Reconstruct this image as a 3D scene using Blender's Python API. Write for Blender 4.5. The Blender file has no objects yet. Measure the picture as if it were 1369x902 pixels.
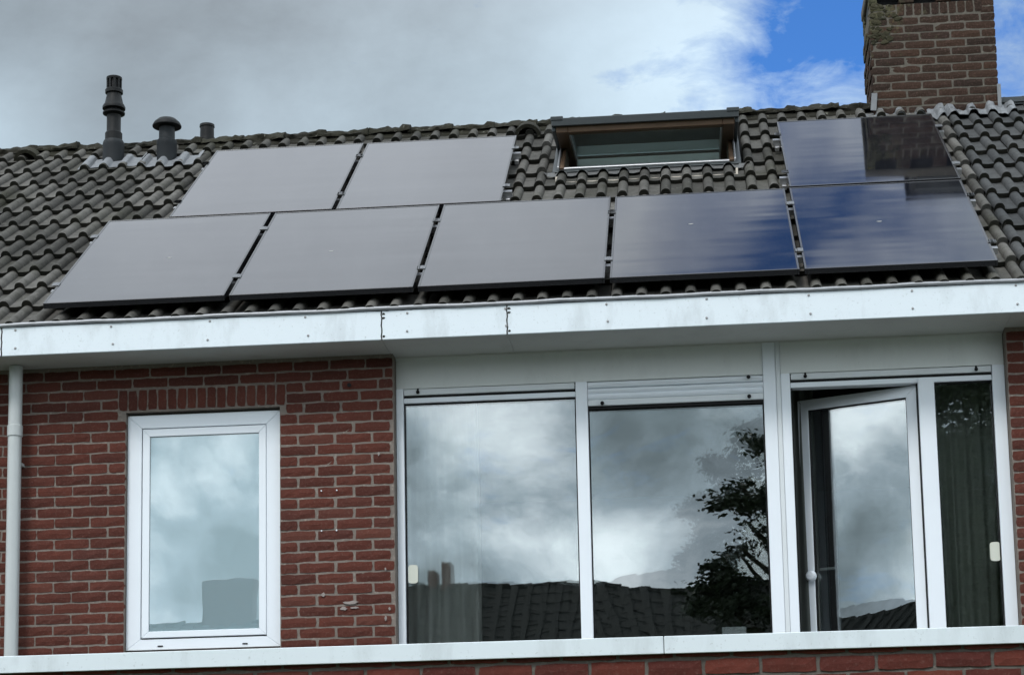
import bpy, bmesh, math, random
from mathutils import Vector, Matrix, noise
R = math.radians
rnd = random.Random(7)
sc = bpy.context.scene
COL = sc.collection

# ------------------------------------------------------------------ camera
cam_d = bpy.data.cameras.new('camera'); cam = bpy.data.objects.new('camera', cam_d); COL.objects.link(cam)
YAW, PITCH, ROLL = -0.0892, 0.1532, -0.0193
fw = Vector((math.sin(YAW)*math.cos(PITCH), math.cos(YAW)*math.cos(PITCH), math.sin(PITCH)))
rt = Vector((math.cos(YAW), -math.sin(YAW), 0)); up = rt.cross(fw)
r2 = rt*math.cos(ROLL)+up*math.sin(ROLL); u2 = up*math.cos(ROLL)-rt*math.sin(ROLL)
m = Matrix((r2, u2, -fw)).transposed().to_4x4(); m.translation = Vector((3.7332, -12.465, 1.8741))
cam.matrix_world = m
cam_d.sensor_width = 36; cam_d.lens = 2792.56/1369*36; cam_d.shift_y = 323.98/1369
cam_d.clip_start = 0.1; cam_d.clip_end = 3000
sc.camera = cam

# ------------------------------------------------------------------ world
SUN_EL, SUN_AZ = R(48), R(200)          # azimuth clockwise from +Y: behind the camera, a little to the left
w = bpy.data.worlds.new('World'); sc.world = w; w.use_nodes = True
N = w.node_tree.nodes; L = w.node_tree.links; N.clear()
def nd(t, **k):
    n = N.new(t)
    for a, b in k.items(): setattr(n, a, b)
    return n
def wmath(op, a, b=None, c=None, clamp=False):
    n = N.new('ShaderNodeMath'); n.operation = op; n.use_clamp = clamp
    for i, v in enumerate((a, b, c)):
        if v is None: continue
        if isinstance(v, (int, float)): n.inputs[i].default_value = v
        else: L.new(v, n.inputs[i])
    return n.outputs[0]
tc = nd('ShaderNodeTexCoord'); D = tc.outputs['Generated']
sky = nd('ShaderNodeTexSky', sky_type='NISHITA', sun_disc=False, sun_elevation=SUN_EL, sun_rotation=SUN_AZ)
sky.air_density = 1.0; sky.dust_density = 0.3; sky.ozone_density = 3.0
sep = nd('ShaderNodeSeparateXYZ'); L.new(D, sep.inputs[0])
zz = wmath('ADD', wmath('MAXIMUM', sep.outputs[2], 0.0), 0.22)
cmb = nd('ShaderNodeCombineXYZ')
L.new(wmath('DIVIDE', sep.outputs[0], zz), cmb.inputs[0]); L.new(wmath('DIVIDE', sep.outputs[1], zz), cmb.inputs[1])
def wnoise(scale, detail, rough, off, dist=0.0):
    mp = nd('ShaderNodeMapping'); mp.inputs['Location'].default_value = off; L.new(cmb.outputs[0], mp.inputs[0])
    n = nd('ShaderNodeTexNoise'); n.inputs['Scale'].default_value = scale; n.inputs['Detail'].default_value = detail
    n.inputs['Roughness'].default_value = rough; n.inputs['Distortion'].default_value = dist
    L.new(mp.outputs[0], n.inputs['Vector']); return n.outputs[0]
def dnoise(scale, detail, rough, off, dist=0.0, sz=1.5):
    mp = nd('ShaderNodeMapping'); mp.inputs['Location'].default_value = off; mp.inputs['Scale'].default_value = (1, 1, sz); L.new(D, mp.inputs[0])
    n = nd('ShaderNodeTexNoise'); n.inputs['Scale'].default_value = scale; n.inputs['Detail'].default_value = detail
    n.inputs['Roughness'].default_value = rough; n.inputs['Distortion'].default_value = dist
    L.new(mp.outputs[0], n.inputs['Vector']); return n.outputs[0]
n1 = wnoise(1.3, 9, 0.55, (3.1, 1.7, 0)); n2 = wnoise(2.6, 8, 0.6, (7.3, 4.2, 2.0)); n3 = wnoise(7.0, 8, 0.62, (1.3, 9.2, 5.0), 0.4)
def blob(dirv, k):                      # soft patch of sky round one direction
    v = Vector(dirv).normalized()
    n = nd('ShaderNodeVectorMath', operation='DOT_PRODUCT'); L.new(D, n.inputs[0]); n.inputs[1].default_value = v
    return wmath('EXPONENT', wmath('MULTIPLY', wmath('SUBTRACT', n.outputs['Value'], 1.0), k))
def pdir(px, py):
    return fw + r2*((px-684.5)/2792.56) - u2*((py-451-323.98)/2792.56)
def refl(px, py):                       # where a roof panel at this spot of the roof looks in the sky
    d = pdir(px, py).normalized(); n = Vector((0, -math.sin(.6151), math.cos(.6151))); return d-2*d.dot(n)*n
def blobs(lst):
    t = None
    for (v, k, a) in lst:
        b = wmath('MULTIPLY', blob(v, k), a); t = b if t is None else wmath('ADD', t, b)
    return t
n4 = wnoise(5.0, 9, 0.62, (4.4, 2.2, 1.0), 0.3); n5 = wnoise(16.0, 8, 0.6, (8.4, 6.2, 3.0), 0.6)
# breaks in the deck: a wide one to the right over the house and a few round the sky
clear = blobs([(pdir(1190, 60), 170, .33), (pdir(1030, 112), 4500, .22), (pdir(1110, 2), 1800, .24), (pdir(1355, 60), 3000, .12), (pdir(985, 150), 3000, .08), (pdir(1240, 60), 900, .02),
               (refl(1020, 365), 200, .24), (refl(1170, 290), 140, .20), (Vector((.8, -1, .9)), 30, .25), (Vector((-.9, -1, .155)), 900, .10)])
cov = wmath('ADD', wmath('MULTIPLY', n1, .45), wmath('ADD', wmath('MULTIPLY', n4, .95), wmath('MULTIPLY', n5, .65)))
cov = wmath('SUBTRACT', cov, clear)
cov = wmath('MULTIPLY', wmath('SUBTRACT', cov, 0.50), 2.6, clamp=True)
# cloud brightness: dark grey bellies to white rims, in linear light
n6 = dnoise(8.0, 8, .60, (6.3, 2.4, 1.7), .25, 1.05); n7 = dnoise(2.4, 4, .5, (5.3, 1.4, .1), .2)
shade = wmath('ADD', wmath('MULTIPLY', n6, .95), wmath('MULTIPLY', n7, 0.40))
def mdir(px, py):                       # the sky that the window glass shows at this spot
    d = pdir(px, py); return Vector((d.x, -d.y, d.z))
shade = wmath('ADD', shade, blobs([(mdir(660, 700), 900, .15), (mdir(840, 735), 2500, .12), (mdir(740, 560), 1500, .09), (mdir(560, 720), 2500, .07)]))
ramp = nd('ShaderNodeValToRGB'); L.new(wmath('ADD', wmath('MULTIPLY', wmath('SUBTRACT', shade, 0.655), 5.2), .5, clamp=True), ramp.inputs[0])
cr = ramp.color_ramp; cr.elements[0].position = .0; cr.elements[0].color = (.15, .185, .205, 1)
cr.elements[1].position = 1; cr.elements[1].color = (.88, .95, 1.0, 1)
e = cr.elements.new(.42); e.color = (.31, .375, .425, 1)
gain = wmath('ADD', wmath('MULTIPLY', wmath('MAXIMUM', sep.outputs[2], 0.0), .80), wmath('ADD', .84, wmath('MULTIPLY', wmath('SUBTRACT', 1.0, wmath('MULTIPLY', sep.outputs[2], 4.2), clamp=True), .9)))
mixc = nd('ShaderNodeVectorMath', operation='SCALE'); L.new(ramp.outputs[0], mixc.inputs[0]); L.new(gain, mixc.inputs['Scale'])
# over the house the deck is an even grey, whiter towards the break and near the ridge on the left
tone = blobs([(pdir(960, 80), 330, .22), (pdir(1300, 90), 300, .16), (pdir(720, 260), 200, .10), (pdir(-40, 215), 900, .16), (pdir(330, 230), 500, .07)])
tone = wmath('ADD', wmath('ADD', tone, .098), wmath('ADD', wmath('MULTIPLY', wmath('SUBTRACT', n4, .5), .10), wmath('MULTIPLY', wmath('SUBTRACT', n6, .5), .20)))
cf = nd('ShaderNodeCombineXYZ')
for i, q in enumerate((.90, 1.15, 1.34)): L.new(wmath('MULTIPLY', tone, q), cf.inputs[i])
fm = wmath('MULTIPLY', blob(pdir(684, 250), 10), 1.6, clamp=True)
mf = nd('ShaderNodeMix', data_type='VECTOR'); L.new(fm, mf.inputs['Factor']); L.new(mixc.outputs[0], mf.inputs[4]); L.new(cf.outputs[0], mf.inputs[5])
hi = nd('ShaderNodeMix', data_type='VECTOR'); L.new(wmath('MULTIPLY', blob(refl(560, 300), 16), 1.1, clamp=True), hi.inputs['Factor']); L.new(mf.outputs[1], hi.inputs[4])
ch_ = nd('ShaderNodeVectorMath', operation='SCALE'); ch_.inputs[0].default_value = (.445, .48, .525); L.new(wmath('ADD', .40, wmath('MULTIPLY', n2, 1.25)), ch_.inputs['Scale']); L.new(ch_.outputs[0], hi.inputs[5])
ten = nd('ShaderNodeVectorMath', operation='SCALE'); L.new(hi.outputs[1], ten.inputs[0]); ten.inputs['Scale'].default_value = 10.0
skt = nd('ShaderNodeVectorMath', operation='MULTIPLY'); L.new(sky.outputs[0], skt.inputs[0]); skt.inputs[1].default_value = (.26, .50, .80)
mx = nd('ShaderNodeMix', data_type='VECTOR'); L.new(cov, mx.inputs['Factor']); L.new(skt.outputs[0], mx.inputs[4]); L.new(ten.outputs[0], mx.inputs[5])
bg = nd('ShaderNodeBackground'); bg.inputs['Strength'].default_value = 0.1; L.new(mx.outputs[1], bg.inputs['Color'])
wo = nd('ShaderNodeOutputWorld'); L.new(bg.outputs[0], wo.inputs[0])

# ------------------------------------------------------------------ sun
sd = bpy.data.lights.new('sun', 'SUN'); sd.energy = 0.9; sd.angle = R(14); sd.color = (1, .975, .94)
so = bpy.data.objects.new('sun', sd); COL.objects.link(so)
sv = Vector((math.sin(SUN_AZ)*math.cos(SUN_EL), math.cos(SUN_AZ)*math.cos(SUN_EL), math.sin(SUN_EL)))
so.rotation_euler = sv.to_track_quat('Z', 'Y').to_euler(); so.location = (0, -20, 30)
sc.view_settings.view_transform = 'Standard'; sc.view_settings.look = 'None'; sc.view_settings.gamma = 1
sc.view_settings.exposure = 1.08
sc.render.engine = 'CYCLES'; sc.cycles.max_bounces = 10; sc.cycles.transparent_max_bounces = 12

# ------------------------------------------------------------------ materials
class Mat:
    def __init__(s, name):
        s.m = bpy.data.materials.new(name); s.m.use_nodes = True
        s.N = s.m.node_tree.nodes; s.L = s.m.node_tree.links
        s.b = s.N['Principled BSDF']; s.out = s.N['Material Output']
        s.tc = s.N.new('ShaderNodeTexCoord'); s.b.inputs['Specular IOR Level'].default_value = .5
    def n(s, t, **k):
        x = s.N.new(t)
        for a, b in k.items(): setattr(x, a, b)
        return x
    def noise(s, scale, detail=4, rough=.55, vec=None, sc3=(1, 1, 1), coord='Object', dist=0):
        mp = s.n('ShaderNodeMapping'); mp.inputs['Scale'].default_value = sc3
        s.L.new(vec or s.tc.outputs[coord], mp.inputs[0])
        x = s.n('ShaderNodeTexNoise'); x.inputs['Scale'].default_value = scale; x.inputs['Detail'].default_value = detail
        x.inputs['Roughness'].default_value = rough; x.inputs['Distortion'].default_value = dist
        s.L.new(mp.outputs[0], x.inputs['Vector']); return x.outputs[0]
    def world(s):                     # position in the world, so that neighbours do not repeat
        g = s.n('ShaderNodeNewGeometry'); return g.outputs['Position']
    def rand(s):
        return s.n('ShaderNodeObjectInfo').outputs['Random']
    def math(s, op, a, b=None, clamp=False):
        x = s.n('ShaderNodeMath'); x.operation = op; x.use_clamp = clamp
        for i, v in enumerate((a, b)):
            if v is None: continue
            if isinstance(v, (int, float)): x.inputs[i].default_value = v
            else: s.L.new(v, x.inputs[i])
        return x.outputs[0]
    def ramp(s, f, stops, interp='LINEAR'):
        x = s.n('ShaderNodeValToRGB'); x.color_ramp.interpolation = interp; s.L.new(f, x.inputs[0]); els = x.color_ramp.elements
        while len(els) < len(stops): els.new(.5)
        for e, (p, c) in zip(els, stops):
            e.position = p; e.color = (*c, 1) if len(c) == 3 else c
        return x.outputs[0]
    def mix(s, f, a, b, mode='MIX'):
        x = s.n('ShaderNodeMix', data_type='RGBA', blend_type=mode)
        for sock, v in ((x.inputs['Factor'], f), (x.inputs[6], a), (x.inputs[7], b)):
            if isinstance(v, (int, float)): sock.default_value = v
            elif isinstance(v, tuple): sock.default_value = (*v, 1)
            else: s.L.new(v, sock)
        return x.outputs[2]
    def color(s, c):
        if isinstance(c, tuple): s.b.inputs['Base Color'].default_value = (*c, 1)
        else: s.L.new(c, s.b.inputs['Base Color'])
    def rough(s, v):
        if isinstance(v, (int, float)): s.b.inputs['Roughness'].default_value = v
        else: s.L.new(v, s.b.inputs['Roughness'])
    def bump(s, h, strength=.3, dist=.003):
        x = s.n('ShaderNodeBump'); x.inputs['Strength'].default_value = strength; x.inputs['Distance'].default_value = dist
        s.L.new(h, x.inputs['Height']); s.L.new(x.outputs[0], s.b.inputs['Normal']); return x

def mat_brick(name, cols, dirt=.4, moss=False):
    a = Mat(name); W = a.world()
    r = a.rand(); c = a.ramp(r, cols)
    big = a.noise(2.2, 4, .6, W); fine = a.noise(70, 5, .7, W); mid = a.noise(16, 4, .6, W)
    c = a.mix(a.math('MULTIPLY', a.math('SUBTRACT', mid, .35, True), 1.1, True), c, a.mix(.5, c, (.03, .014, .012)))
    c = a.mix(a.math('MULTIPLY', a.math('SUBTRACT', fine, .52), 2.2, True), c, (.17, .10, .085))
    c = a.mix(a.math('MULTIPLY', a.math('SUBTRACT', big, .42), dirt*3, True), c, a.mix(.55, c, (.035, .022, .02)))
    if moss:
        mo = a.noise(9, 6, .7, W); g = a.n('ShaderNodeSeparateXYZ'); a.L.new(W, g.inputs[0])
        hz = a.math('MULTIPLY', a.math('SUBTRACT', g.outputs[2], 8.15), 1.3, True)
        lx = a.math('MULTIPLY', a.math('SUBTRACT', 5.75, g.outputs[0]), 1.8, True)
        f = a.math('MULTIPLY', a.math('SUBTRACT', a.math('ADD', mo, a.math('MULTIPLY', a.math('MULTIPLY', hz, lx), .5)), .62), 6, True)
        c = a.mix(f, c, a.ramp(a.noise(30, 3, .6, W), [(.35, (.028, .028, .016)), (.62, (.09, .085, .05)), (.72, (.2, .16, .05))]))
    a.color(c); a.rough(.9); a.b.inputs['Specular IOR Level'].default_value = .12; a.bump(a.math('ADD', fine, mid), .55, .004); return a.m
def mat_mortar(name, col):
    a = Mat(name); W = a.world()
    c = a.mix(a.noise(5, 5, .6, W), a.mix(.6, col, (.05, .045, .04)), col)
    c = a.mix(a.math('MULTIPLY', a.math('SUBTRACT', a.noise(50, 3, .6, W), .55), 3, True), c, tuple(min(1, x*1.5) for x in col))
    a.color(c); a.rough(.95); a.b.inputs['Specular IOR Level'].default_value = .1; a.bump(a.noise(90, 4, .7, W), .6, .004); return a.m
def mat_tile(name, lo, hi, lich, mossy):
    a = Mat(name); W = a.world(); r = a.rand()
    c = a.ramp(r, [(0, lo), (1, hi)])
    big = a.noise(1.7, 5, .6, W); mid = a.noise(14, 6, .7, W); fine = a.noise(120, 3, .6, W)
    c = a.mix(a.math('MULTIPLY', a.math('SUBTRACT', mid, .45), 3.0, True), c, a.mix(.62, c, (.012, .012, .009)))
    c = a.mix(a.math('MULTIPLY', a.math('SUBTRACT', a.noise(22, 6, .75, W, dist=.6), .6), 6*lich, True), c, (.24, .235, .20))
    c = a.mix(a.math('MULTIPLY', a.math('SUBTRACT', big, .5), mossy*4, True), c, a.mix(.6, c, (.03, .03, .018)))
    a.color(c); a.rough(.85); a.b.inputs['Specular IOR Level'].default_value = .12; a.bump(a.math('ADD', fine, a.math('MULTIPLY', mid, 1.2)), .6, .005); return a.m
def mat_paint(name, col, dirt=.25, rough=.45, streak=True, stain=(.25, .25, .23)):
    a = Mat(name); W = a.world()
    s = a.noise(5, 6, .65, W, (1, 1, .35)) if streak else a.noise(4, 6, .65, W)
    c = a.mix(a.math('MULTIPLY', a.math('SUBTRACT', s, .5), dirt*4, True), col, stain)
    f = a.noise(60, 4, .6, W)
    c = a.mix(a.math('MULTIPLY', a.math('SUBTRACT', f, .62), dirt*8, True), c, stain)
    a.color(c); a.rough(rough); a.bump(a.noise(25, 3, .5, W), .08, .003); return a.m
def mat_plain(name, col, rough=.5, metal=0, var=.3, bump=.1, scale=20):
    a = Mat(name); W = a.world(); a.b.inputs['Specular IOR Level'].default_value = .25 if not metal else .5
    c = a.mix(a.math('MULTIPLY', a.noise(scale, 5, .6, W), var*1.4, True), col, tuple(x*.45 for x in col))
    a.color(c); a.rough(rough); a.b.inputs['Metallic'].default_value = metal
    a.bump(a.noise(scale*3, 4, .6, W), bump, .003); return a.m
def mat_glass(name, refl, tint, wave=0.0):
    a = Mat(name); nt = a.N; a.N.remove(a.b)
    g = a.n('ShaderNodeBsdfGlossy'); g.inputs['Roughness'].default_value = 0.0; g.inputs['Color'].default_value = (.93, .97, .98, 1)
    t = a.n('ShaderNodeBsdfTransparent'); t.inputs['Color'].default_value = (*tint, 1)
    fr = a.n('ShaderNodeFresnel'); fr.inputs[0].default_value = 1.45
    f = a.math('ADD', a.math('MULTIPLY', fr.outputs[0], .6), refl, True)
    mx = a.n('ShaderNodeMixShader'); a.L.new(f, mx.inputs[0]); a.L.new(t.outputs[0], mx.inputs[1]); a.L.new(g.outputs[0], mx.inputs[2])
    a.L.new(mx.outputs[0], a.out.inputs[0])
    if wave:
        b = a.n('ShaderNodeBump'); b.inputs['Strength'].default_value = 1; b.inputs['Distance'].default_value = wave
        a.L.new(a.noise(3.0, 2, .4, a.world()), b.inputs['Height']); a.L.new(b.outputs[0], g.inputs['Normal'])
    return a.m

M = {}
M['brick'] = mat_brick('red_brick', [(0, (.075, .026, .020)), (.3, (.096, .031, .0225)), (.65, (.112, .036, .026)), (.85, (.088, .032, .025)), (1, (.122, .044, .032))])
M['brick_ext'] = mat_brick('extension_brick', [(0, (.095, .026, .020)), (.5, (.135, .036, .026)), (1, (.085, .024, .020))], .25)
M['brick_chim'] = mat_brick('chimney_brick', [(0, (.022, .0155, .012)), (.4, (.034, .022, .016)), (.75, (.046, .026, .0175)), (1, (.028, .019, .015))], .5, True)
M['mortar'] = mat_mortar('wall_mortar', (.25, .215, .188)); M['mortar_chim'] = mat_mortar('chimney_mortar', (.125, .112, .094))
M['mortar_ext'] = mat_mortar('extension_mortar', (.16, .145, .13))
M['tile'] = mat_tile('weathered_concrete_tile', (.050, .048, .044), (.126, .120, .111), 1.1, 1.3)
M['tile_dark'] = mat_tile('dark_concrete_tile', (.048, .050, .052), (.072, .073, .074), .25, .3)
M['lip'] = mat_tile('shaded_tile_lip', (.016, .016, .013), (.030, .028, .023), .3, .5)  # shade at the tiles' front lips, painted in as a near-black colour
M['ridge'] = mat_tile('mossy_ridge_tile', (.016, .015, .012), (.034, .032, .024), 1.6, 1.0)
M['under'] = mat_plain('dark_roof_felt', (.015, .015, .015), .95)
M['white'] = mat_paint('white_coated_board', (.74, .79, .83), .16, .35)
M['fascia'] = mat_paint('weathered_white_fascia', (.68, .745, .79), .50, .4, stain=(.36, .39, .40))
M['soffit'] = mat_paint('grey_white_soffit', (.62, .63, .61), .2, .6, False)
M['bulk'] = mat_paint('grey_white_bulkhead_board', (.70, .73, .72), .15, .5)
M['upvc'] = mat_paint('white_window_profile', (.78, .83, .88), .06, .3, False, (.5, .52, .52))
M['upvc_old'] = mat_paint('aged_white_window_profile', (.66, .70, .72), .14, .4, False, (.40, .40, .36))
M['gasket'] = mat_plain('black_rubber', (.008, .008, .009), .6)
M['black'] = mat_plain('black_frame_metal', (.012, .012, .014), .35, .0)
M['zinc'] = mat_plain('grey_gutter_edge', (.36, .37, .39), .45, .3, .5, .2)
M['lead'] = mat_plain('weathered_lead', (.20, .208, .22), .55, .2, .55, .6, 18)
M['alu'] = mat_plain('bare_aluminium', (.6, .6, .62), .35, .8)
M['pvc'] = mat_plain('grey_pvc', (.014, .017, .020), .6, 0, .3); M['pvc_dark'] = mat_plain('black_flue_plastic', (.004, .0045, .005), .6)
M['pipe'] = mat_paint('pale_grey_drainpipe', (.47, .50, .50), .12, .35, False)
M['seam'] = mat_plain('dark_seam', (.03, .028, .025), .8)
M['screw'] = mat_plain('grey_screw', (.34, .34, .34), .5, .5)
M['wood'] = mat_plain('brown_stained_wood', (.12, .072, .042), .5, 0, .6, .2, 9)
M['roofwin'] = mat_plain('grey_coated_aluminium', (.038, .045, .048), .4, .3)
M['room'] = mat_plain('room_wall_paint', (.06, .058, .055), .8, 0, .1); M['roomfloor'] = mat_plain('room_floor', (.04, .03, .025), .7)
M['attic'] = mat_plain('attic_lining', (.62, .56, .48), .8, 0, .3)
M['bitumen'] = mat_plain('bitumen_roofing', (.06, .06, .062), .9, 0, .5, .5, 6)
M['glassA'] = mat_glass('window_glass_outer', .22, (.94, .97, .96), .0003)
M['glassB'] = mat_glass('window_glass_inner', .22, (.96, .98, .97), .0003)
M['glassF'] = mat_glass('bathroom_glass', .25, (.9, .95, .95), .0003)
M['glassS'] = mat_glass('skylight_glass', .38, (.6, .66, .66))
def _pv():
    a = Mat('solar_cell_glass'); W = a.tc.outputs['Object']
    c = a.mix(a.noise(5, 5, .6, a.world()), (.003, .0035, .006), (.006, .007, .010))
    du = a.noise(7, 6, .7, a.tc.outputs['Object'], (1, .25, 1))
    c = a.mix(a.math('MULTIPLY', a.math('SUBTRACT', du, .48), 1.2, True), c, (.035, .035, .037))
    a.color(c); a.b.inputs['IOR'].default_value = 2.25
    a.rough(a.math('ADD', a.math('MULTIPLY', a.noise(3, 5, .6, a.world()), .07), .02))
    a.bump(a.noise(1.2, 2, .5, a.world(), (.5, 2.2, 2.2)), .25, .006)
    return a.m
M['pv'] = _pv()
def _cloth(name, col, tr):
    a = Mat(name); a.color(a.mix(a.noise(30, 4, .6, sc3=(1, 1, .1)), col, tuple(x*.8 for x in col))); a.rough(.9)
    t = a.n('ShaderNodeBsdfTranslucent'); t.inputs[0].default_value = (*col, 1)
    mx = a.n('ShaderNodeMixShader'); mx.inputs[0].default_value = tr
    a.L.new(a.b.outputs[0], mx.inputs[1]); a.L.new(t.outputs[0], mx.inputs[2]); a.L.new(mx.outputs[0], a.out.inputs[0]); return a.m
M['curtain_white'] = _cloth('white_net_curtain', (.88, .89, .86), .35)
M['curtain_dark'] = _cloth('dark_grey_curtain', (.50, .53, .48), .1)
M['film'] = mat_paint('frosted_film', (.78, .89, .93), .03, .5, False)
M['leaf'] = None
def _leaf():
    a = Mat('tree_foliage'); a.color(a.ramp(a.noise(1.3, 4, .6, a.world()), [(.3, (.016, .026, .012)), (.7, (.034, .050, .022))])); a.rough(.6); return a.m
M['leaf'] = _leaf()
M['bark'] = mat_plain('bark', (.08, .065, .05), .9, 0, .5, .6, 12)
def _grass():
    a = Mat('lawn'); W = a.world(); a.color(a.mix(a.noise(.6, 6, .7, W), (.035, .06, .018), (.075, .10, .035))); a.rough(.95); a.bump(a.noise(30, 4, .7, W), .8, .03); return a.m
M['grass'] = _grass()
M['opp_tile'] = mat_tile('opposite_roof_tile', (.020, .022, .021), (.028, .030, .028), .3, .4)
M['opp_wall'] = mat_plain('opposite_brick_wall', (.13, .06, .045), .9, 0, .4, .2, 5)

# ------------------------------------------------------------------ object helpers
class MB:
    def __init__(s): s.v = []; s.f = []
    def add(s, vs, fs):
        o = len(s.v); s.v += [tuple(v) for v in vs]; s.f += [tuple(i+o for i in f) for f in fs]; return s
    def box(s, x0, x1, y0, y1, z0, z1):
        return s.add([(x, y, z) for z in (z0, z1) for y in (y0, y1) for x in (x0, x1)],
                     [(0, 2, 3, 1), (4, 5, 7, 6), (0, 1, 5, 4), (1, 3, 7, 5), (3, 2, 6, 7), (2, 0, 4, 6)])
    def prism(s, poly, axis, a0, a1):          # polygon in the two other axes, extruded along axis
        n = len(poly)
        def P(u, v, a): return (a, u, v) if axis == 'x' else ((u, a, v) if axis == 'y' else (u, v, a))
        vs = [P(u, v, a0) for u, v in poly]+[P(u, v, a1) for u, v in poly]
        fs = [tuple(range(n))[::-1], tuple(range(n, 2*n))]+[(i, (i+1) % n, n+(i+1) % n, n+i) for i in range(n)]
        return s.add(vs, fs)
    def lathe(s, prof, c=(0, 0, 0), n=24, caps=True):
        vs = []; fs = []
        for r, z in prof:
            for k in range(n):
                t = 2*math.pi*k/n; vs.append((c[0]+r*math.cos(t), c[1]+r*math.sin(t), c[2]+z))
        for i in range(len(prof)-1):
            for k in range(n):
                k2 = (k+1) % n; fs.append((i*n+k, i*n+k2, (i+1)*n+k2, (i+1)*n+k))
        if caps: fs.append(tuple(range(n))[::-1]); fs.append(tuple((len(prof)-1)*n+k for k in range(n)))
        return s.add(vs, fs)
    def tube(s, pts, r, n=10, caps=True):
        pts = [Vector(p) for p in pts]; vs = []; fs = []
        for i, p in enumerate(pts):
            d = (pts[min(i+1, len(pts)-1)]-pts[max(i-1, 0)]).normalized()
            a = d.orthogonal().normalized() if abs(d.z) > .9 else d.cross(Vector((0, 0, 1))).normalized(); b = d.cross(a)
            rr = r[i] if isinstance(r, (list, tuple)) else r
            for k in range(n):
                t = 2*math.pi*k/n; vs.append(p+a*rr*math.cos(t)+b*rr*math.sin(t))
        for i in range(len(pts)-1):
            for k in range(n):
                k2 = (k+1) % n; fs.append((i*n+k, i*n+k2, (i+1)*n+k2, (i+1)*n+k))
        if caps: fs.append(tuple(range(n))[::-1]); fs.append(tuple((len(pts)-1)*n+k for k in range(n)))
        return s.add(vs, fs)
    def mesh(s, name, mat, smooth=False, bevel=0.0, seg=1):
        me = bpy.data.meshes.new(name); me.from_pydata(s.v, [], s.f); me.update()
        bm = bmesh.new(); bm.from_mesh(me); bmesh.ops.recalc_face_normals(bm, faces=bm.faces)
        if bevel:
            es = [e for e in bm.edges if len(e.link_faces) == 2 and e.calc_face_angle(0) > .7]
            bmesh.ops.bevel(bm, geom=es, offset=bevel, segments=seg, affect='EDGES', clamp_overlap=True)
        bm.to_mesh(me); bm.free()
        if smooth:
            me.polygons.foreach_set('use_smooth', [True]*len(me.polygons))
            try: me.set_sharp_from_angle(angle=R(40))
            except Exception: pass
        me.materials.append(mat); return me
    def build(s, name, mat, parent=None, smooth=False, bevel=0.0, seg=1):
        return link(name, s.mesh(name, mat, smooth, bevel, seg), parent)
def link(name, me, parent=None, loc=None, rot=None):
    o = bpy.data.objects.new(name, me); COL.objects.link(o)
    if parent is not None: o.parent = parent
    if loc is not None: o.location = loc
    if rot is not None: o.rotation_euler = rot
    return o
def tag(o, label=None, cat=None, group=None, kind=None):
    for k, v in (('label', label), ('category', cat), ('group', group), ('kind', kind)):
        if v: o[k] = v
    return o
def thing(name, label, cat, loc=(0, 0, 0), group=None):
    return tag(link(name, None, None, loc), label, cat, group)
def B(*a): return MB().box(*a)

# roof frame: x along the eaves, s up the slope, n normal to it (tile plane is n = 0)
AL = 0.6151; CA, SA = math.cos(AL), math.sin(AL)
RO = Vector((0, 0.0865, 5.6775))
def rp(x, s, n=0.0): return RO + Vector((x, s*CA-n*SA, s*SA+n*CA))
RT = (AL, 0, 0)
ROOFM = Matrix.Translation(RO) @ Matrix.Rotation(AL, 4, 'X')

# ------------------------------------------------------------------ the house
house = thing('row_house', 'red brick row house with solar panels on its tiled roof and a wide window band', 'house', (1.7, 0, 0))
house.location = (0, 0, 0)
# masonry shell (mortar face 8 mm behind the brick faces), openings left free
Y0 = .007
def shell(b, x0, x1, z0, z1): b.box(x0, x1, Y0, .30, z0, z1)
mb = MB()
shell(mb, -2.42, .2155, 0, 5.36); shell(mb, .2155, 1.1915, 0, 3.44); shell(mb, .2155, 1.1915, 4.945, 5.36); shell(mb, 1.1915, 1.9035, 0, 5.36)
shell(mb, 1.9035, 5.637, 0, 3.29); shell(mb, 5.637, 6.0, 0, 5.36)
wall = mb.build('wall', M['mortar'], house)

def brick_mesh(w, h, d, seed, amp=.0024, nx=6, nz=3, mat=None, name='brick'):
    r = random.Random(seed); vs = []; fs = []
    for j in range(nz):
        for i in range(nx):
            u = i/(nx-1); v = j/(nz-1); e = (i in (0, nx-1)) or (j in (0, nz-1))
            x = (u-.5)*w; z = (v-.5)*h
            x += r.uniform(-amp, amp)*(1.2 if i in (0, nx-1) else 2); z += r.uniform(-amp, amp)*(1.0 if e else 1.5)
            y = r.uniform(0, amp*1.2)+(.0028 if e else 0)
            if (i in (0, nx-1)) and (j in (0, nz-1)): x -= math.copysign(.002, x); z -= math.copysign(.002, z)
            vs.append((x, y, z))
    for j in range(nz-1):
        for i in range(nx-1):
            a = j*nx+i; fs.append((a, a+1, a+nx+1, a+nx))
    ring = [i for i in range(nx)]+[j*nx+nx-1 for j in range(1, nz)]+[(nz-1)*nx+i for i in range(nx-2, -1, -1)]+[j*nx for j in range(nz-2, 0, -1)]
    o = len(vs)
    for k in ring: vs.append((vs[k][0], d, vs[k][2]))
    n = len(ring)
    for k in range(n): fs.append((ring[k], o+k, o+(k+1) % n, ring[(k+1) % n]))
    me = bpy.data.meshes.new(name); me.from_pydata(vs, [], fs); me.update(); me.materials.append(mat or M['brick'])
    return me
_bc = {}
def brick_of(w, h, mat, seed, d=.03):
    k = (round(w/.012), round(h, 3), mat.name, seed % 5)
    if k not in _bc: _bc[k] = brick_mesh(w, h, d, hash(k[:2])+seed % 5, mat=mat)
    return _bc[k]
bk = 0
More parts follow.
